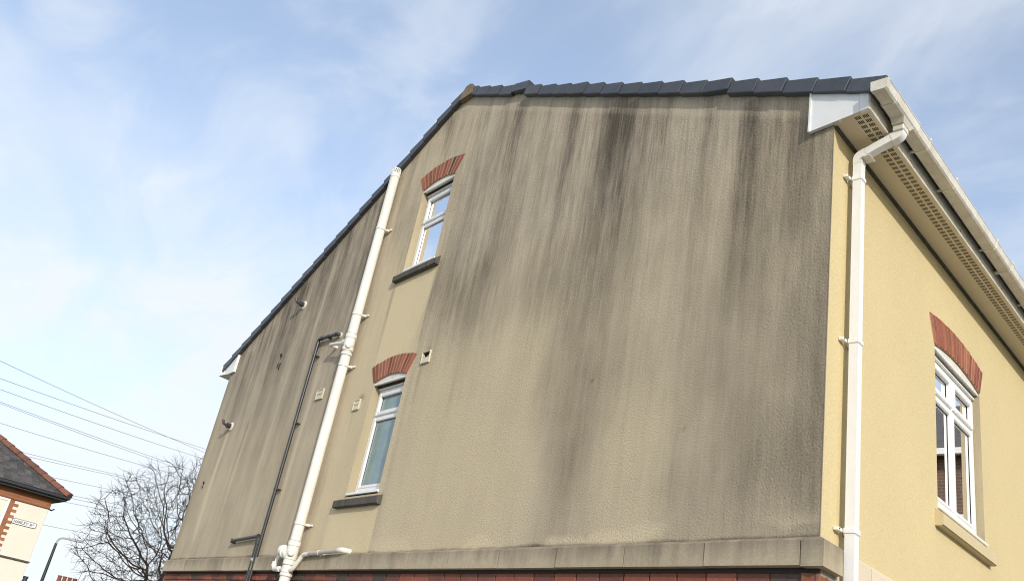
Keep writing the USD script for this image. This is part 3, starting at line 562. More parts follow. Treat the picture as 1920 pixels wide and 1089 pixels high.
# gutter: square-line channel with brackets, stop end and running outlet
GP = [(.302, 5.632), (.302, 5.572), (.310, 5.565), (.384, 5.565), (.396, 5.575), (.408, 5.632)]
def channel(t0, t1, grow=0.):
    out_ = [(n + grow * sn, z + grow * sz) for (n, z), sn, sz in zip(GP, (-1, -1, -.6, .6, 1, 1), (.5, 0, -1, -1, -.6, .5))]
    inn = [(n - (.004 + grow) * sn * .9, z - (.004 + grow) * sz * .9) for (n, z), sn, sz in zip(GP, (-1, -1, -.6, .6, 1, 1), (0, -.6, -1, -1, -.6, 0))]
    segs = [prism([out_[k], out_[k + 1], inn[k + 1], inn[k]], t0, t1, lambda u, w, e: (e, u, w), F) for k in range(5)]
    return join(*segs, box(t0, t1, .394 - grow, .410 + grow, 5.628, 5.634 + grow * .6, F, .001))
gut = obj(house, 'gutter', channel(-.130, DEP), M['gutter'], 'weathered cream square gutter along the eaves')
obj(gut, 'stop_end', join(prism([(n * 1.06 - .0215, z + (.004 if z > 5.6 else -.004)) for n, z in GP], -.149, -.131, lambda u, w, e: (e, u, w), F), channel(-.131, -.108, .004)), M['gutter'])
obj(gut, 'running_outlet', join(channel(.02, .05, .006), channel(.05, .37, .004), channel(.37, .40, .006), loft([[(.16, .304, 5.562), (.16, .394, 5.562), (.33, .394, 5.562), (.33, .304, 5.562)], [(.19, .304, 5.528), (.19, .378, 5.528), (.30, .378, 5.528), (.30, .304, 5.528)]], F), box(.20, .292, .303, .375, 5.485, 5.532, F, .006)), M['gutter'])
for t in list(np.r_[.60, 1.13, 2.07, 2.475, 3.10, 3.75, 4.45, 5.3, 6.2, 7.1, 8.0]):
    wd = .045 if abs(t - 2.475) < .01 else .022
    obj(gut, 'gutter_bracket', join(channel(t - wd / 2, t + wd / 2, .0035), box(t - wd / 2, t + wd / 2, .269, .303, 5.575, 5.588, F, .001), box(t - wd / 2, t + wd / 2, .398, .416, 5.632, 5.650, F, .002)), M['upvc_dirty'])

# rainwater pipe: square swan neck and drop
def sq(pts, fr, w=.062, dp=.056):
    """square pipe along a path lying in an n-z plane; path of (n, z) at t0..t1."""
    t0, t1 = .212, .212 + w; rings = []
    p = np.array(pts, float); dv = np.gradient(p, axis=0); dv /= np.linalg.norm(dv, axis=1, keepdims=True)
    for (n, z), (dn, dz) in zip(p, dv):
        o = np.array([-dz, dn]) * dp / 2
        rings.append([(t0, n - o[0], z - o[1]), (t1, n - o[0], z - o[1]), (t1, n + o[0], z + o[1]), (t0, n + o[0], z + o[1])])
    return loft(rings, fr)
rp = obj(house, 'rainwater_pipe', sq([(.071, 5.32), (.071, .05)], F), M['upvc'], 'white square rainwater pipe on the yellow front')
arc = lambda pts, r: [tuple(q) for q in fillet(pts, r, 7)]
obj(rp, 'lower_elbow', sq(arc([(.071, 5.315), (.071, 5.372), (.125, 5.392)], .05), F, .064, .060), M['upvc'])
obj(rp, 'neck_pipe', sq([(.12, 5.390), (.29, 5.452)], F, .060, .054), M['upvc'])
obj(rp, 'upper_elbow', sq(arc([(.285, 5.450), (.339, 5.469), (.339, 5.53)], .05), F, .066, .062), M['upvc'])
obj(rp, 'neck_clip', join(box(.200, .290, .10, .16, 5.345, 5.352, F, .002)), M['upvc_dirty'])
for z in (5.198, 4.031, 2.890, 1.7):
    obj(rp, 'pipe_clip', join(box(.206, .280, .036, .106, z - .016, z + .016, F, .004), box(.155, .21, .002, .034, z - .010, z + .010, F, .003), box(.28, .325, .002, .03, z - .010, z + .010, F, .003)), M['upvc'])
    obj(rp, 'clip_screw', lathe((.166, .032, z), (0, 1, 0), [(0, .005), (.006, .004)], 8, F), M['joint_and_shade'])

# soil stack on the gable
SX, SD = -6.15, .10
sp = obj(house, 'soil_pipe', lathe((SX, SD, .1), (0, 0, 1), [(0, .055), (7.32, .055)], 28, G), M['soil'], 'fat white soil pipe rising to the roof edge', smooth=40)
obj(sp, 'vent_cowl', join(lathe((SX, SD, 7.40), (0, 0, 1), [(0, .060), (.04, .061), (.041, .056), (.06, .054)], 24, G), lathe((SX, SD, 7.515), (0, 0, 1), [(0, .055), (.012, .053), (.018, .02)], 24, G),
    *[box(SX + .050 * math.cos(t) - .005, SX + .050 * math.cos(t) + .005, SD + .050 * math.sin(t) - .005, SD + .050 * math.sin(t) + .005, 7.455, 7.52, G, .001) for t in np.linspace(0, 2 * math.pi, 14, endpoint=False)]), M['soil'], smooth=40)
for z in (6.66, 5.52, 4.882, 3.10):
    obj(sp, 'pipe_clip', join(lathe((SX, SD, z - .014), (0, 0, 1), [(0, .059), (.028, .059)], 24, G), box(SX - .06, SX + .06, .0, .05, z - .012, z + .012, G, .002), box(SX + .045, SX + .118, .004, .016, z - .011, z + .011, G, .004), lathe((SX + .098, .015, z), (0, 1, 0), [(0, .009), (.018, .007)], 10, G)), M['soil'], smooth=40)
    obj(sp, 'clip_shadow_gap', lathe((SX, SD, z - .017), (0, 0, 1), [(0, .0575), (.003, .0575)], 24, G), M['joint_and_shade'])  # dark ring paints the shade line under each clip
def collar(z, h=.05, r=.0645, name='pipe_coupling'):
    c = obj(sp, name, lathe((SX, SD, z - h / 2), (0, 0, 1), [(0, r - .004), (.004, r), (h - .004, r), (h, r - .004)], 28, G), M['soil'], smooth=40)
    obj(sp, 'coupling_seal', join(lathe((SX, SD, z + h / 2), (0, 0, 1), [(0, .0628), (.006, .0628)], 24, G), lathe((SX, SD, z - h / 2 - .004), (0, 0, 1), [(0, .0622), (.004, .0622)], 24, G)), M['waste'])
for z, h in ((5.24, .05), (5.085, .05), (5.02, .03), (2.892, .05), (2.70, .05), (2.578, .03)): collar(z, h)
# upper branch with its waste stub and blank boss
obj(sp, 'upper_branch', join(lathe((SX, SD, 5.085), (0, 0, 1), [(0, .060), (.15, .060)], 28, G), lathe((SX - .03, SD + .005, 5.19), (-1, 0, .02), [(0, .038), (.10, .038), (.102, .030), (.13, .030)], 20, G), lathe((SX + .03, SD + .03, 5.105), (1, .2, 0), [(0, .030), (.045, .030), (.05, .026)], 18, G)), M['soil'], smooth=40)
obj(sp, 'waste_pipe', tube(fillet([(SX - .12, SD + .003, 5.192), (-6.66, .10, 5.243), (-6.665, .0, 5.245)], .03, 6), .0205, 14, G), M['soil'], smooth=50)
# lower branches
obj(sp, 'lower_branch', join(lathe((SX, SD, 2.70), (0, 0, 1), [(0, .061), (.19, .061)], 28, G), tube([(SX, SD, 2.74), (SX - .09, SD + .03, 2.80)], .050, 20, G), lathe((SX + .03, SD + .03, 2.79), (1, .3, 0), [(0, .032), (.05, .032), (.055, .028)], 18, G), lathe((SX, SD, 2.57), (0, 0, 1), [(0, .060), (.09, .062)], 28, G)), M['soil'], smooth=40)
rib = [(0, .052)]
for k in range(4): rib += [(.006 + k * .03, .052), (.010 + k * .03, .064), (.024 + k * .03, .064), (.028 + k * .03, .052)]
obj(sp, 'pan_connector', join(lathe((SX - .075, SD + .03, 2.80), (-1, -.18, .18), rib + [(.15, .050)], 22, G), tube(fillet([(SX - .20, SD + .01, 2.825), (SX - .255, SD, 2.835), (SX - .26, -.03, 2.835)], .04, 6), .052, 18, G)), M['soil'], smooth=35)
obj(sp, 'waste_pipe', tube(fillet([(-6.40, -.02, 2.78), (-6.44, .10, 2.775), (-6.465, .115, 2.635), (-6.30, .12, 2.632), (SX - .05, SD, 2.64)], .035, 6), .0225, 14, G), M['soil'], smooth=50)
for el in (lathe((-6.345, .12, 2.633), (1, 0, 0), [(0, .029), (.06, .029)], 14, G), lathe((-6.468, .115, 2.66), (0, 0, 1), [(0, .027), (.05, .027)], 14, G)): obj(sp, 'pipe_collar', el, M['soil'], smooth=40)
obj(sp, 'waste_pipe', tube(fillet([(SX + .05, SD, 2.625), (-6.035, .10, 2.632), (-5.925, .08, 2.782), (-5.80, .078, 2.790)], .03, 6), .0215, 14, G), M['soil'], smooth=50)
obj(sp, 'grey_waste_pipe', tube([(-5.85, .078, 2.788), (-5.19, .078, 2.812)], .0215, 14, G), M['waste'], 'grey plastic waste pipe along the stone course', smooth=50)
obj(sp, 'wall_elbow', tube(fillet([(-5.20, .078, 2.812), (-5.125, .076, 2.815), (-5.115, -.02, 2.815)], .035, 6), .0255, 14, G), M['soil'], smooth=50)
obj(sp, 'pipe_clip', join(lathe((-5.60, .078, 2.797), (1, 0, 0.036), [(0, .025), (.018, .025)], 14, G), box(-5.60, -5.582, .0, .06, 2.765, 2.83, G, .002)), M['soil'], smooth=40)

# black waste pipes
bp = obj(house, 'black_waste_pipe', tube(fillet([(-6.655, -.01, 5.405), (-6.662, .045, 5.408), (-7.155, .045, 5.442), (-7.155, .04, .2)], .045, 6), .020, 14, G), M['black'], 'thin black waste pipe down the gable', smooth=50)
obj(bp, 'wall_collar', lathe((-6.655, .0, 5.407), (0, 1, 0), [(0, .034), (.012, .032), (.014, .022)], 16, G), M['upvc_dirty'])
for el in (lathe((-7.155, .042, 5.34), (0, 0, 1), [(0, .025), (.06, .025)], 14, G), lathe((-7.11, .045, 5.439), (1, 0, -.07), [(0, .025), (.05, .025)], 14, G), lathe((-6.73, .045, 5.413), (1, 0, -.07), [(0, .025), (.05, .025)], 14, G)): obj(bp, 'pipe_collar', el, M['black'], smooth=40)
for z in (5.213, 4.35, 3.554, 2.72):
    obj(bp, 'pipe_clip', join(lathe((-7.155, .042, z - .01), (0, 0, 1), [(0, .025), (.02, .025)], 14, G), box(-7.165, -7.145, .0, .03, z - .01, z + .01, G, .002), lathe((-7.10, .0, z - .004), (0, 1, 0), [(0, .010), (.045, .010), (.046, .006)], 10, G), box(-7.14, -7.095, .03, .046, z - .010, z + .008, G, .003)), M['black'], smooth=40)
obj(bp, 'pipe_clip', join(lathe((-6.90, .045, 5.424), (1, 0, -.07), [(0, .025), (.02, .025)], 14, G), box(-6.90, -6.882, .0, .04, 5.395, 5.43, G, .002)), M['black'], smooth=40)
bq = obj(house, 'black_waste_pipe', tube(fillet([(-7.985, -.01, 2.985), (-7.98, .042, 2.988), (-7.235, .042, 3.022), (-7.225, .04, .2)], .04, 6), .020, 14, G), M['black'], 'second thin black waste pipe with a short branch to the left', smooth=50)
for el in (lathe((-7.982, .006, 2.987), (0, 1, 0), [(0, .027), (.05, .027)], 14, G), lathe((-7.232, .042, 2.93), (0, 0, 1), [(0, .025), (.07, .025)], 14, G), lathe((-7.30, .042, 3.019), (1, 0, .045), [(0, .025), (.05, .025)], 14, G)): obj(bq, 'pipe_collar', el, M['black'], smooth=40)
obj(bq, 'pipe_collar', lathe((-7.228, .041, 2.745), (0, 0, 1), [(0, .0235), (.03, .0235)], 14, G), M['waste'], smooth=40)

# wall vents
for (a0, a1, z0, z1, lab) in ((-4.61, -4.46, 4.647, 4.778, 'cream wall vent with its upper flap broken'), (-6.845, -6.675, 4.602, 4.730, 'cream wall vent between the two pipes'), (-5.825, -5.69, 4.328, 4.449, 'cream wall vent left of the lower gable window')):
    vt = obj(house, 'wall_vent', ring((a0, a1, z0, z1), (a0 + .012, a1 - .012, z0 + .012, z1 - .012), 0, .020, G, .003), M['cream'], lab)
    zm = (z0 + z1) / 2
    obj(vt, 'vent_back', box(a0 + .012, a1 - .012, -.02, .003, z0 + .012, z1 - .012, G, .001), M['dark'])
    obj(vt, 'louvre', loft([[(a0 + .012, .004, z0 + .011), (a1 - .012, .004, z0 + .011), (a1 - .012, .017, z0 + .011), (a0 + .012, .017, z0 + .011)], [(a0 + .012, .003, zm - .001), (a1 - .012, .003, zm - .001), (a1 - .012, .012, zm - .001), (a0 + .012, .012, zm - .001)]], G), M['cream'])
    if 'broken' not in lab:
        obj(vt, 'louvre', loft([[(a0 + .013, .004, zm + .002), (a1 - .013, .004, zm + .002), (a1 - .013, .017, zm + .002), (a0 + .013, .017, zm + .002)], [(a0 + .013, .003, z1 - .013), (a1 - .013, .003, z1 - .011), (a1 - .013, .012, z1 - .011), (a0 + .013, .012, z1 - .011)]], G), M['cream'])
    else:
        obj(vt, 'louvre', prism([(a0 + .013, zm + .002), (a0 + .05, zm + .002), (a0 + .025, z1 - .03), (a0 + .013, z1 - .03)], .004, .012, lambda u, w, e: (u, e, w), G), M['cream'], 'broken vent flap')
        obj(vt, 'broken_piece', prism([(a1 - .05, zm + .002), (a1 - .02, zm + .002), (a1 - .016, zm + .02)], .004, .014, lambda u, w, e: (u, e, w), G), M['cream'])
# boiler overflow terminals
for x, z, lab in ((-9.345, 4.60, 'lower black terminal pipe with a white wall collar'), (-8.055, 6.145, 'upper black terminal pipe with a white wall collar')):
    tp = obj(house, 'overflow_terminal', join(lathe((x, .0, z), (-.10, 1, 0), [(0, .034), (.075, .034), (.078, .030)], 18, G), tube(fillet([(x - .006, .07, z), (x - .014, .115, z + .006), (x - .02, .132, z + .06)], .02, 5), .0165, 12, G)), M['black'], lab, smooth=40)
    obj(tp, 'wall_collar', lathe((x, .0, z), (0, 1, 0), [(0, .060), (.010, .060), (.016, .052), (.018, .036)], 24, G), M['upvc_dirty'], smooth=35)
for pts in ([(-8.335, -.01, 5.44), (-8.34, .012, 5.46), (-8.30, .02, 5.485), (-8.265, .02, 5.46), (-8.275, .018, 5.42)], [(-8.33, .004, 5.36), (-8.345, .008, 5.32), (-8.335, .006, 5.29)], [(-8.275, .004, 5.35), (-8.262, .010, 5.31), (-8.272, .012, 5.262), (-8.285, .0, 5.255)], [(-9.71, -.01, 3.80), (-9.70, .02, 3.84), (-9.665, .022, 3.845), (-9.66, .02, 3.82)], [(-9.705, .004, 3.79), (-9.69, .016, 3.765), (-9.67, .014, 3.76)]):
    obj(house, 'cable_hook', tube(fillet(pts, .02, 4), .006, 6, G), M['rust'])

# ------------------------------------------------------------------ neighbour across the side street
th = math.radians(-3); ND, NO = np.array([math.sin(th), math.cos(th), 0]), np.array([math.cos(th), -math.sin(th), 0]); P0 = np.array([-26.47, 1.60, 0])
B = frame(P0, ND, NO)
nb = thing('corner_house', 'cream corner house with orange brick quoins and hipped slate roof', 'house', tuple(P0))
NW, NDP, ZE = 9.0, 8.0, 5.20
wallm = obj(nb, 'wall', box(-NW, 0, -NDP, 0, 0, 5.10, B, .01), M['cream_wall'])
obj(nb, 'frieze', box(-NW, .012, -NDP - .01, .014, 4.835, 5.10, B, .004), M['frieze'], 'orange brick frieze under the eaves'); obj(nb, 'frieze_moulding', box(-NW, .03, -NDP - .02, .03, 4.805, 4.834, B, .008), M['hip'])
obj(nb, 'string_course', box(-NW, .03, -NDP - .02, .045, 3.288, 3.338, B, .012), M['slate_sill'])
obj(nb, 'brick_pier', box(-1.052, -.935, -.05, .013, 0, 4.80, B, .003), M['frieze'])
for k in range(26):
    z = 4.72 - k * .157; obj(wallm, 'quoin_brick', box(-.934, -.812 + rng.uniform(-.006, .006), -.05, .013, z - .078, z, B, .003), M['quoin'])
    for j in range(1): pass
nw = obj(nb, 'window', ring((-2.15, -1.055, 3.40, 4.83), (-2.07, -1.125, 3.48, 4.745), -.03, .02, B, .008), M['upvc'])
obj(nw, 'transom', join(box(-2.07, -1.125, -.02, .012, 4.32, 4.385, B, .006), box(-1.63, -1.57, -.02, .012, 3.48, 4.745, B, .006)), M['upvc'])
for a0, a1 in ((-2.07, -1.63), (-1.57, -1.125)):
    for z0, z1 in ((3.48, 4.32), (4.385, 4.745)):
        obj(nw, 'pane', quad((a0, -.01, z0), (a0, -.01, z1), (a1, -.01, z1), (a1, -.01, z0), B), M['glass']); 
        obj(nw, 'curtain', box(a1 - .16, a1 - .02, -.12, -.10, z0, z1, B, .01), M['curtain'])
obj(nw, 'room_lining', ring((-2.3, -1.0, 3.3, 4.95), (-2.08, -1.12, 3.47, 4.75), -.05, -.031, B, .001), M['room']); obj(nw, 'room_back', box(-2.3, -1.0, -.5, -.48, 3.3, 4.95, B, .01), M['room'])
wallm_hole = None
obj(nb, 'soffit', box(-NW - .3, .30, -NDP - .3, .30, 5.10, 5.135, B, .004), M['iron']); 
gt = obj(nb, 'gutter', join(box(-NW - .3, .33, .28, .37, 5.15, 5.235, B, .02), box(.28, .37, -NDP - .3, .36, 5.15, 5.235, B, .02), box(-NW - .3, .30, .24, .28, 5.11, 5.22, B, .004)), M['iron'], 'black cast gutter')
obj(nb, 'gutter_bracket', tube(fillet([(.005, .06, 4.80), (.06, .05, 4.785), (.10, .05, 4.83), (.13, .05, 4.84)], .03, 4), .02, 8, B), M['iron'])
TP = math.tan(math.radians(33.7)); E0, run = ZE + .045, NDP / 2 + .3
e = [(-NW - .3, .3, E0), (.3, .3, E0), (.3, -NDP - .3, E0), (-NW - .3, -NDP - .3, E0), (-NW - .3 + run, .3 - run, E0 + run * TP), (.3 - run, .3 - run, E0 + run * TP)]
rf = obj(nb, 'roof', fix((B(np.array(e)), np.array([[0, 1, 5], [0, 5, 4], [1, 2, 5], [2, 3, 4], [2, 4, 5], [3, 0, 4], [0, 3, 2], [0, 2, 1]]))), M['slate'])
for r in range(19):                                                       # slates laid on the part of the slope in view
    u0, u1 = r * .105 - .02, r * .105 + .12
    for c_ in range(13):
        a1 = .30 - u0 - c_ * .20 + (.10 if r % 2 else 0) - .03; a0 = a1 - .196
        if a1 > .30 - u1: a1 = .30 - u1 * .9
        if a1 - a0 < .05 or a0 < -2.6: continue
        hh = lambda u, k: E0 + u * TP + k
        cs = [[[(a, .3 - u, hh(u, k + (.018 if u == u0 else .004))) for k in (0., .009)] for u in (u0, u1)] for a in (a0, a1)]
        obj(rf, 'slate', fix(mapped(chex(cs, .002), B)), M['slate'])
hipd = np.array([-1, -1, TP]); hl = np.linalg.norm(hipd)
for k in range(13):
    s0 = k * .36; p0 = np.array([.32, .32, E0 + .01]) + hipd / hl * s0; p1 = p0 + hipd / hl * .37
    ringsh = []
    for p, gr in ((p0, 1.12), (p1, .94)):
        side = np.array([-1, 1, 0]) / math.sqrt(2); upv = np.cross(side, hipd / hl); upv *= np.sign(upv[2])
        ringsh.append([p + side * .13 * gr * math.cos(t) + upv * (.12 * gr * math.sin(t) - .03) for t in np.linspace(0, math.pi, 9)])
    obj(rf, 'hip_tile', loft(ringsh, B), M['hip'], smooth=40)
obj(rf, 'hip_iron', tube([(.33, .33, E0 + .02), (.37, .37, E0 + .03), (.38, .38, E0 + .09)], .012, 6, B), M['iron'])
sg = thing('street_name_sign', 'white street name plate with black letters on the cream house wall', 'sign', tuple(B([[-.49, .0, 4.28]])[0]))
def rounded(a0, a1, z0, z1, r, d0, d1):
    pts = [(cx + r * math.cos(t), cz + r * math.sin(t)) for cx, cz, s in ((a1 - r, z1 - r, 0), (a0 + r, z1 - r, 1), (a0 + r, z0 + r, 2), (a1 - r, z0 + r, 3)) for t in np.linspace(s * math.pi / 2, (s + 1) * math.pi / 2, 6)]
    return prism(pts, d0, d1, lambda u, w, e_: (u, e_, w), B)
obj(sg, 'border', rounded(-.826, -.154, 4.199, 4.354, .052, .001, .012), M['sign_black']); obj(sg, 'plate', rounded(-.812, -.168, 4.213, 4.340, .044, .004, .0145), M['sign_white'])
def letters(text, h, a, z):
    m = meshkit.text_mesh(text, h, .003, bold=True); v = np.array(m.vertices); k = v[:, 0].max()
    return fix((B(np.stack([a + v[:, 0], .0135 + v[:, 2], z + v[:, 1]], 1)), np.array(m.faces)[:, ::-1])), k
la, wa = letters('HARLEY', .076, -.785, 4.238); obj(sg, 'lettering', la, M['sign_black'])
lb, wb = letters('R', .076, -.785 + wa + .035, 4.238); obj(sg, 'lettering', lb, M['sign_black']); lc, _ = letters('D', .046, -.785 + wa + .035 + wb + .010, 4.268); obj(sg, 'lettering', lc, M['sign_black'])

# ------------------------------------------------------------------ street lamp
LB = np.array([-45.9, 6.36, 0])
lamp = thing('street_lamp', 'black tapered street lamp with curved grey arm beside the cream house', 'street lamp', tuple(LB))
obj(lamp, 'pole', lathe(LB, (0, 0, 1), [(0, .16), (1.2, .16), (1.25, .10), (5.54, .062)], 16), M['iron'], smooth=40)
obj(lamp, 'arm', tube(fillet([LB + (0, 0, 5.5), LB + (0, .02, 5.72), LB + (.03, .16, 5.83), LB + (.09, .40, 5.845)], .12, 6), .045, 10), M['grey_metal'], smooth=50)
obj(lamp, 'lamp_head', loft([[LB + (.09 + .2 * t + w * .05 * 0, .38 + .72 * t, 5.845 + .005 * math.sin(t) + h) + np.array([ww, 0, 0]) for ww, h, w in ((-s, -.045, 0), (s, -.045, 0), (s * .6, .06, 0), (-s * .6, .06, 0))] for t, s in ((0, .05), (.12, .09), (.3, .13), (.75, .12), (1, .05))]), M['grey_metal'])

# ------------------------------------------------------------------ bare tree (space colonisation)
def grow_tree():
    R = np.random.default_rng(5); base = CAM + 34 * np.array([math.sin(math.radians(-71.75)), math.cos(math.radians(-71.75)), 0]); base[2] = 0
    pts = R.normal(size=(3600, 3)); pts = pts / np.linalg.norm(pts, axis=1, keepdims=True) * R.random((3600, 1)) ** (1 / 2.4) * [3.5, 3.5, 3.35] + [.10, .34, 4.75]
    pts = pts[(pts[:, 2] > 2.0)]
    nodes, par = [np.zeros(3)], [-1]
    for k in range(24): nodes.append(nodes[-1] + [R.normal(0, .014) + .006, R.normal(0, .014), .2]); par.append(len(nodes) - 2)
    lf = np.array([-.31, -.95, 0])                                        # towards the left as seen from the street
    for o, out_, up_, n_ in ((6, .42, .9, 15), (9, -.35, .9, 12), (13, .55, .8, 10), (12, .2, .9, 9)):
        side_ = np.array([R.normal(0, .25), R.normal(0, .1), 0]); 
        for k in range(n_): nodes.append(nodes[o] + ((lf * out_ + side_) * max(1 - k * .07, .2) + np.array([0, 0, up_])) * .2 + R.normal(0, .012, 3)); par.append(o); o = len(nodes) - 1
    alive = np.ones(len(pts), bool); step, kill, reach = .17, .21, 1.9
    for it in range(120):
        t = cKDTree(np.array(nodes)); dist, near = t.query(pts); alive &= dist > kill
        use = alive & (dist < reach)
        if not use.any(): break
        dirs = {}
        for i in np.nonzero(use)[0]:
            dirs.setdefault(near[i], []).append((pts[i] - nodes[near[i]]) / dist[i])
        for j, ds in dirs.items():
            d = np.mean(ds, 0) + R.normal(0, .09, 3); d[2] += .05; d /= np.linalg.norm(d); nodes.append(nodes[j] + d * step); par.append(j)
    nodes, par = np.array(nodes), np.array(par)
    nodes += (meshkit.noise(nodes * 2.1, 3)[:, None] - .5) * [.05, .05, .02]
    nodes[0] = 0
    load = np.zeros(len(nodes)); kids = np.bincount(par[1:], minlength=len(nodes)); load[kids == 0] = 1
    for i in range(len(nodes) - 1, 0, -1): load[par[i]] += load[i]
    rad = np.clip(.0056 * np.maximum(load, 1) ** .47, .006, .20)
    rad[:25] = np.maximum(rad[:25], np.linspace(.21, .085, 25))
    return base, nodes, par, rad, load, kids, R
def seg_mesh(p, q, r0, r1, n):
    """many tapered segments at once"""
    d = q - p; L = np.linalg.norm(d, axis=1, keepdims=True); d = d / np.maximum(L, 1e-9); u = np.cross(d, [.31, .2, .93]); u /= np.linalg.norm(u, axis=1, keepdims=True); w = np.cross(d, u)
    a = np.linspace(0, 2 * math.pi, n, endpoint=False); c = np.cos(a)[None, :, None] * u[:, None] + np.sin(a)[None, :, None] * w[:, None]
    v = np.concatenate([p[:, None] + c * r0[:, None, None], q[:, None] + c * r1[:, None, None]], 1).reshape(-1, 3)
    f = np.array([[i, (i + 1) % n, n + (i + 1) % n] for i in range(n)] + [[i, n + (i + 1) % n, n + i] for i in range(n)])
    return v, (f[None] + (np.arange(len(p)) * 2 * n)[:, None, None]).reshape(-1, 3)
base, nodes, par, rad, load, kids, R5 = grow_tree()
tree = thing('bare_tree', 'bare leafless tree spreading behind the left end of the gable', 'tree', tuple(base))
ii = np.arange(1, len(nodes)); main = rad[ii] > .030
obj(tree, 'trunk', tube(nodes[:25] + base, rad[:25], 12), M['bark'], smooth=50)
lim = ii[main & (ii > 24)]
root_of = np.zeros(len(nodes), int)
for i in ii: root_of[i] = i if (par[i] <= 24 and i > 24) else root_of[par[i]]
for r in np.unique(root_of[lim]):
    k = lim[root_of[lim] == r]; obj(tree, 'limb', seg_mesh(nodes[par[k]] + base, nodes[k] + base, np.minimum(rad[par[k]], rad[k] * 1.25), rad[k], 7), M['bark'], smooth=True)
tw = ii[~main & (ii > 24)]
P_, Q_ = [nodes[par[tw]]], [nodes[tw]]; r0, r1 = [np.minimum(rad[par[tw]], rad[tw] * 1.2)], [rad[tw]]
tips = np.nonzero((load < 5) & (np.arange(len(nodes)) > 75))[0]
for rep in range(2):
    d = nodes[tips] - nodes[par[tips]]; d = d / np.linalg.norm(d, axis=1, keepdims=True) + R5.normal(0, .55, (len(tips), 3)) + [0, 0, .15]; d /= np.linalg.norm(d, axis=1, keepdims=True)
    L = R5.uniform(.12, .34, (len(tips), 1)); q1 = nodes[tips] + d * L
    P_.append(nodes[tips]); Q_.append(q1); r0.append(np.full(len(tips), .0055)); r1.append(np.full(len(tips), .0036))
    d2 = d + R5.normal(0, .45, d.shape); d2 /= np.linalg.norm(d2, axis=1, keepdims=True); P_.append(q1); Q_.append(q1 + d2 * L * .6); r0.append(np.full(len(tips), .0036)); r1.append(np.full(len(tips), .0026))
obj(tree, 'twigs', seg_mesh(np.vstack(P_) + base, np.vstack(Q_) + base, np.concatenate(r0), np.concatenate(r1), 4), M['twig'], kind='stuff')

# ------------------------------------------------------------------ overhead wires: each hangs between two points of its own
def unproj(px, py, dist):
    d = np.array([(px - 960) / 1721.57, (py - 544.5) / 1721.57, 1.]) @ ROT; d = d / math.hypot(d[0], d[1]); return CAM + d * dist
WIRES = [((0, 674), (386, 845), 'highest and steepest overhead wire across the left sky'), ((0, 706.8), (386, 838), 'second overhead wire down, crossing the steepest one near the gable'), ((0, 727.4), (379, 855), 'third overhead wire from the top, single line'),
         ((0, 750.5), (338, 869), 'upper wire of the close pair in the middle of the wires'), ((0, 753.4), (330, 871), 'lower wire of the close pair in the middle of the wires'), ((0, 790.5), (305, 877), 'single wire just below the close middle pair'),
         ((29, 843), (276, 896.5), 'upper of two wires above the brick hip of the cream house'), ((41, 851.5), (274, 899), 'lower of two wires above the brick hip of the cream house'), ((84.5, 890), (231, 917), 'lone wire meeting the slope of the cream house hip'),
         ((124, 924.5), (223, 941), 'top wire of three leaving the corner of the cream house eaves'), ((124, 929.8), (219, 947), 'middle wire of three leaving the corner of the cream house eaves'), ((103, 935), (219, 955), 'bottom wire of three leaving the cream house eaves'), ((82, 982), (157, 994.6), 'lowest wire above the street lamp')]
for i, (a, b, lab) in enumerate(WIRES):
    near = 31.5 if a[0] > 20 else 26.0
    if i in (8, 9, 10, 11, 12, 6, 7): near = 33.5
    a_, b_ = np.array(a, float), np.array(b, float); s = (b_ - a_) / (b_ - a_)[0]; a2 = a_ - s * (80 if i < 6 else 40); b2 = a_ + s * (470 - a_[0])
    A, Bq = unproj(*a2, near), unproj(*b2, 46.0); t = np.linspace(0, 1, 25); p = A + (Bq - A) * t[:, None]; p[:, 2] -= .10 * 4 * t * (1 - t)
    p[:, 2] += .085 * 4 * .5 * .5 * .9 * 0
    w = tag(obj(None, 'overhead_wire', tube(p, .0065 if i in (0, 1, 2) else .0058, 5), M['wire']), lab, 'wire', 'overhead wires crossing the sky')

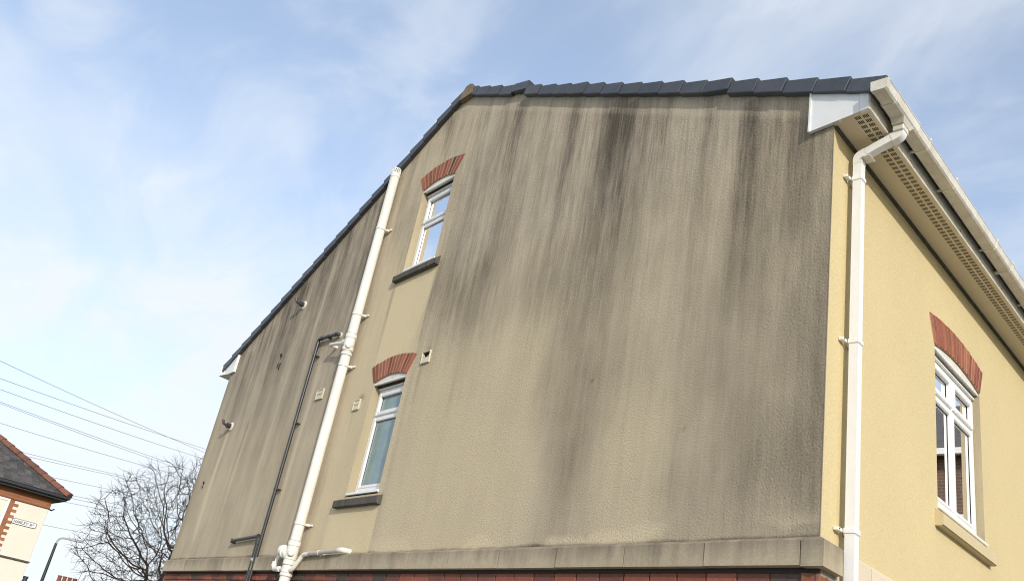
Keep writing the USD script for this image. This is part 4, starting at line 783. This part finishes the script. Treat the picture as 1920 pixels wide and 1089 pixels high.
# ------------------------------------------------------------------ far chimneys on their roofs, just above the bottom of the picture
def far_house(px, py, dist, label, pots, pot_h, wd, pm):
    top = unproj(px, py, dist); fr = frame((top[0], top[1], 0), (.2, .98, 0), (.98, -.2, 0)); z = top[2]
    h = thing('distant_house', label, 'house', (top[0], top[1], 0))
    obj(h, 'wall', box(-4, 4, -9, -.5, 0, z - 3.2, fr, .01), M['far_wall'])
    obj(h, 'roof', prism([(-9.3, z - 3.25), (-.2, z - 3.25), (-4.75, z - 1.0)], -4.2, 4.2, lambda u, w, e_: (e_, u, w), fr), M['slate'])
    ck = obj(h, 'chimney', join(box(-wd / 2, wd / 2, -2.6, -1.9, z - 2.9, z - pot_h - .12, fr, .01), box(-wd / 2 - .06, wd / 2 + .06, -2.66, -1.84, z - pot_h - .12, z - pot_h, fr, .02)), M['far_wall'])
    for k in range(pots):
        a = (k - (pots - 1) / 2) * wd / pots
        obj(ck, 'chimney_pot', lathe((a, -2.25, z - pot_h), (0, 0, 1), [(0, .20), (pot_h * .8, .17), (pot_h * .82, .20), (pot_h, .20)], 12, fr), pm, smooth=40)
far_house(130, 1079, 95, 'distant brick house whose row of red chimney pots shows left of the tree foot', 4, .55, 1.75, M['pot'])
far_house(50, 1077, 80, 'distant house with a single dark chimney pot below the cream house', 1, .75, .5, M['iron'])

# brick house up the street, mirrored in the front window
sh = thing('street_house', 'brown brick house up the street mirrored in the front window', 'house', tuple(F([[15.5, 4.2, 0]])[0]))
C_ = frame(F([[15.5, 0, 0]])[0], NV, -TV)
obj(sh, 'wall', box(1.2, 10, -7, 0, 0, 8.5, C_, .01), M['far_wall']); obj(sh, 'roof', prism([(-7.3, 8.55), (.3, 8.55), (-3.5, 11.0)], .9, 10.3, lambda u, w, e_: (e_, u, w), C_), M['slate'])
obj(sh, 'gutter', box(.9, 10.3, .22, .34, 8.42, 8.56, C_, .01), M['upvc'])
for a in (2.6, 6.2):
    ww = obj(sh, 'window', ring((a, a + 1.3, 5.6, 7.2), (a + .08, a + 1.22, 5.68, 7.12), .0, .05, C_, .005), M['upvc']); obj(ww, 'pane', box(a + .08, a + 1.22, .004, .012, 5.68, 7.12, C_, .001), M['dark'])
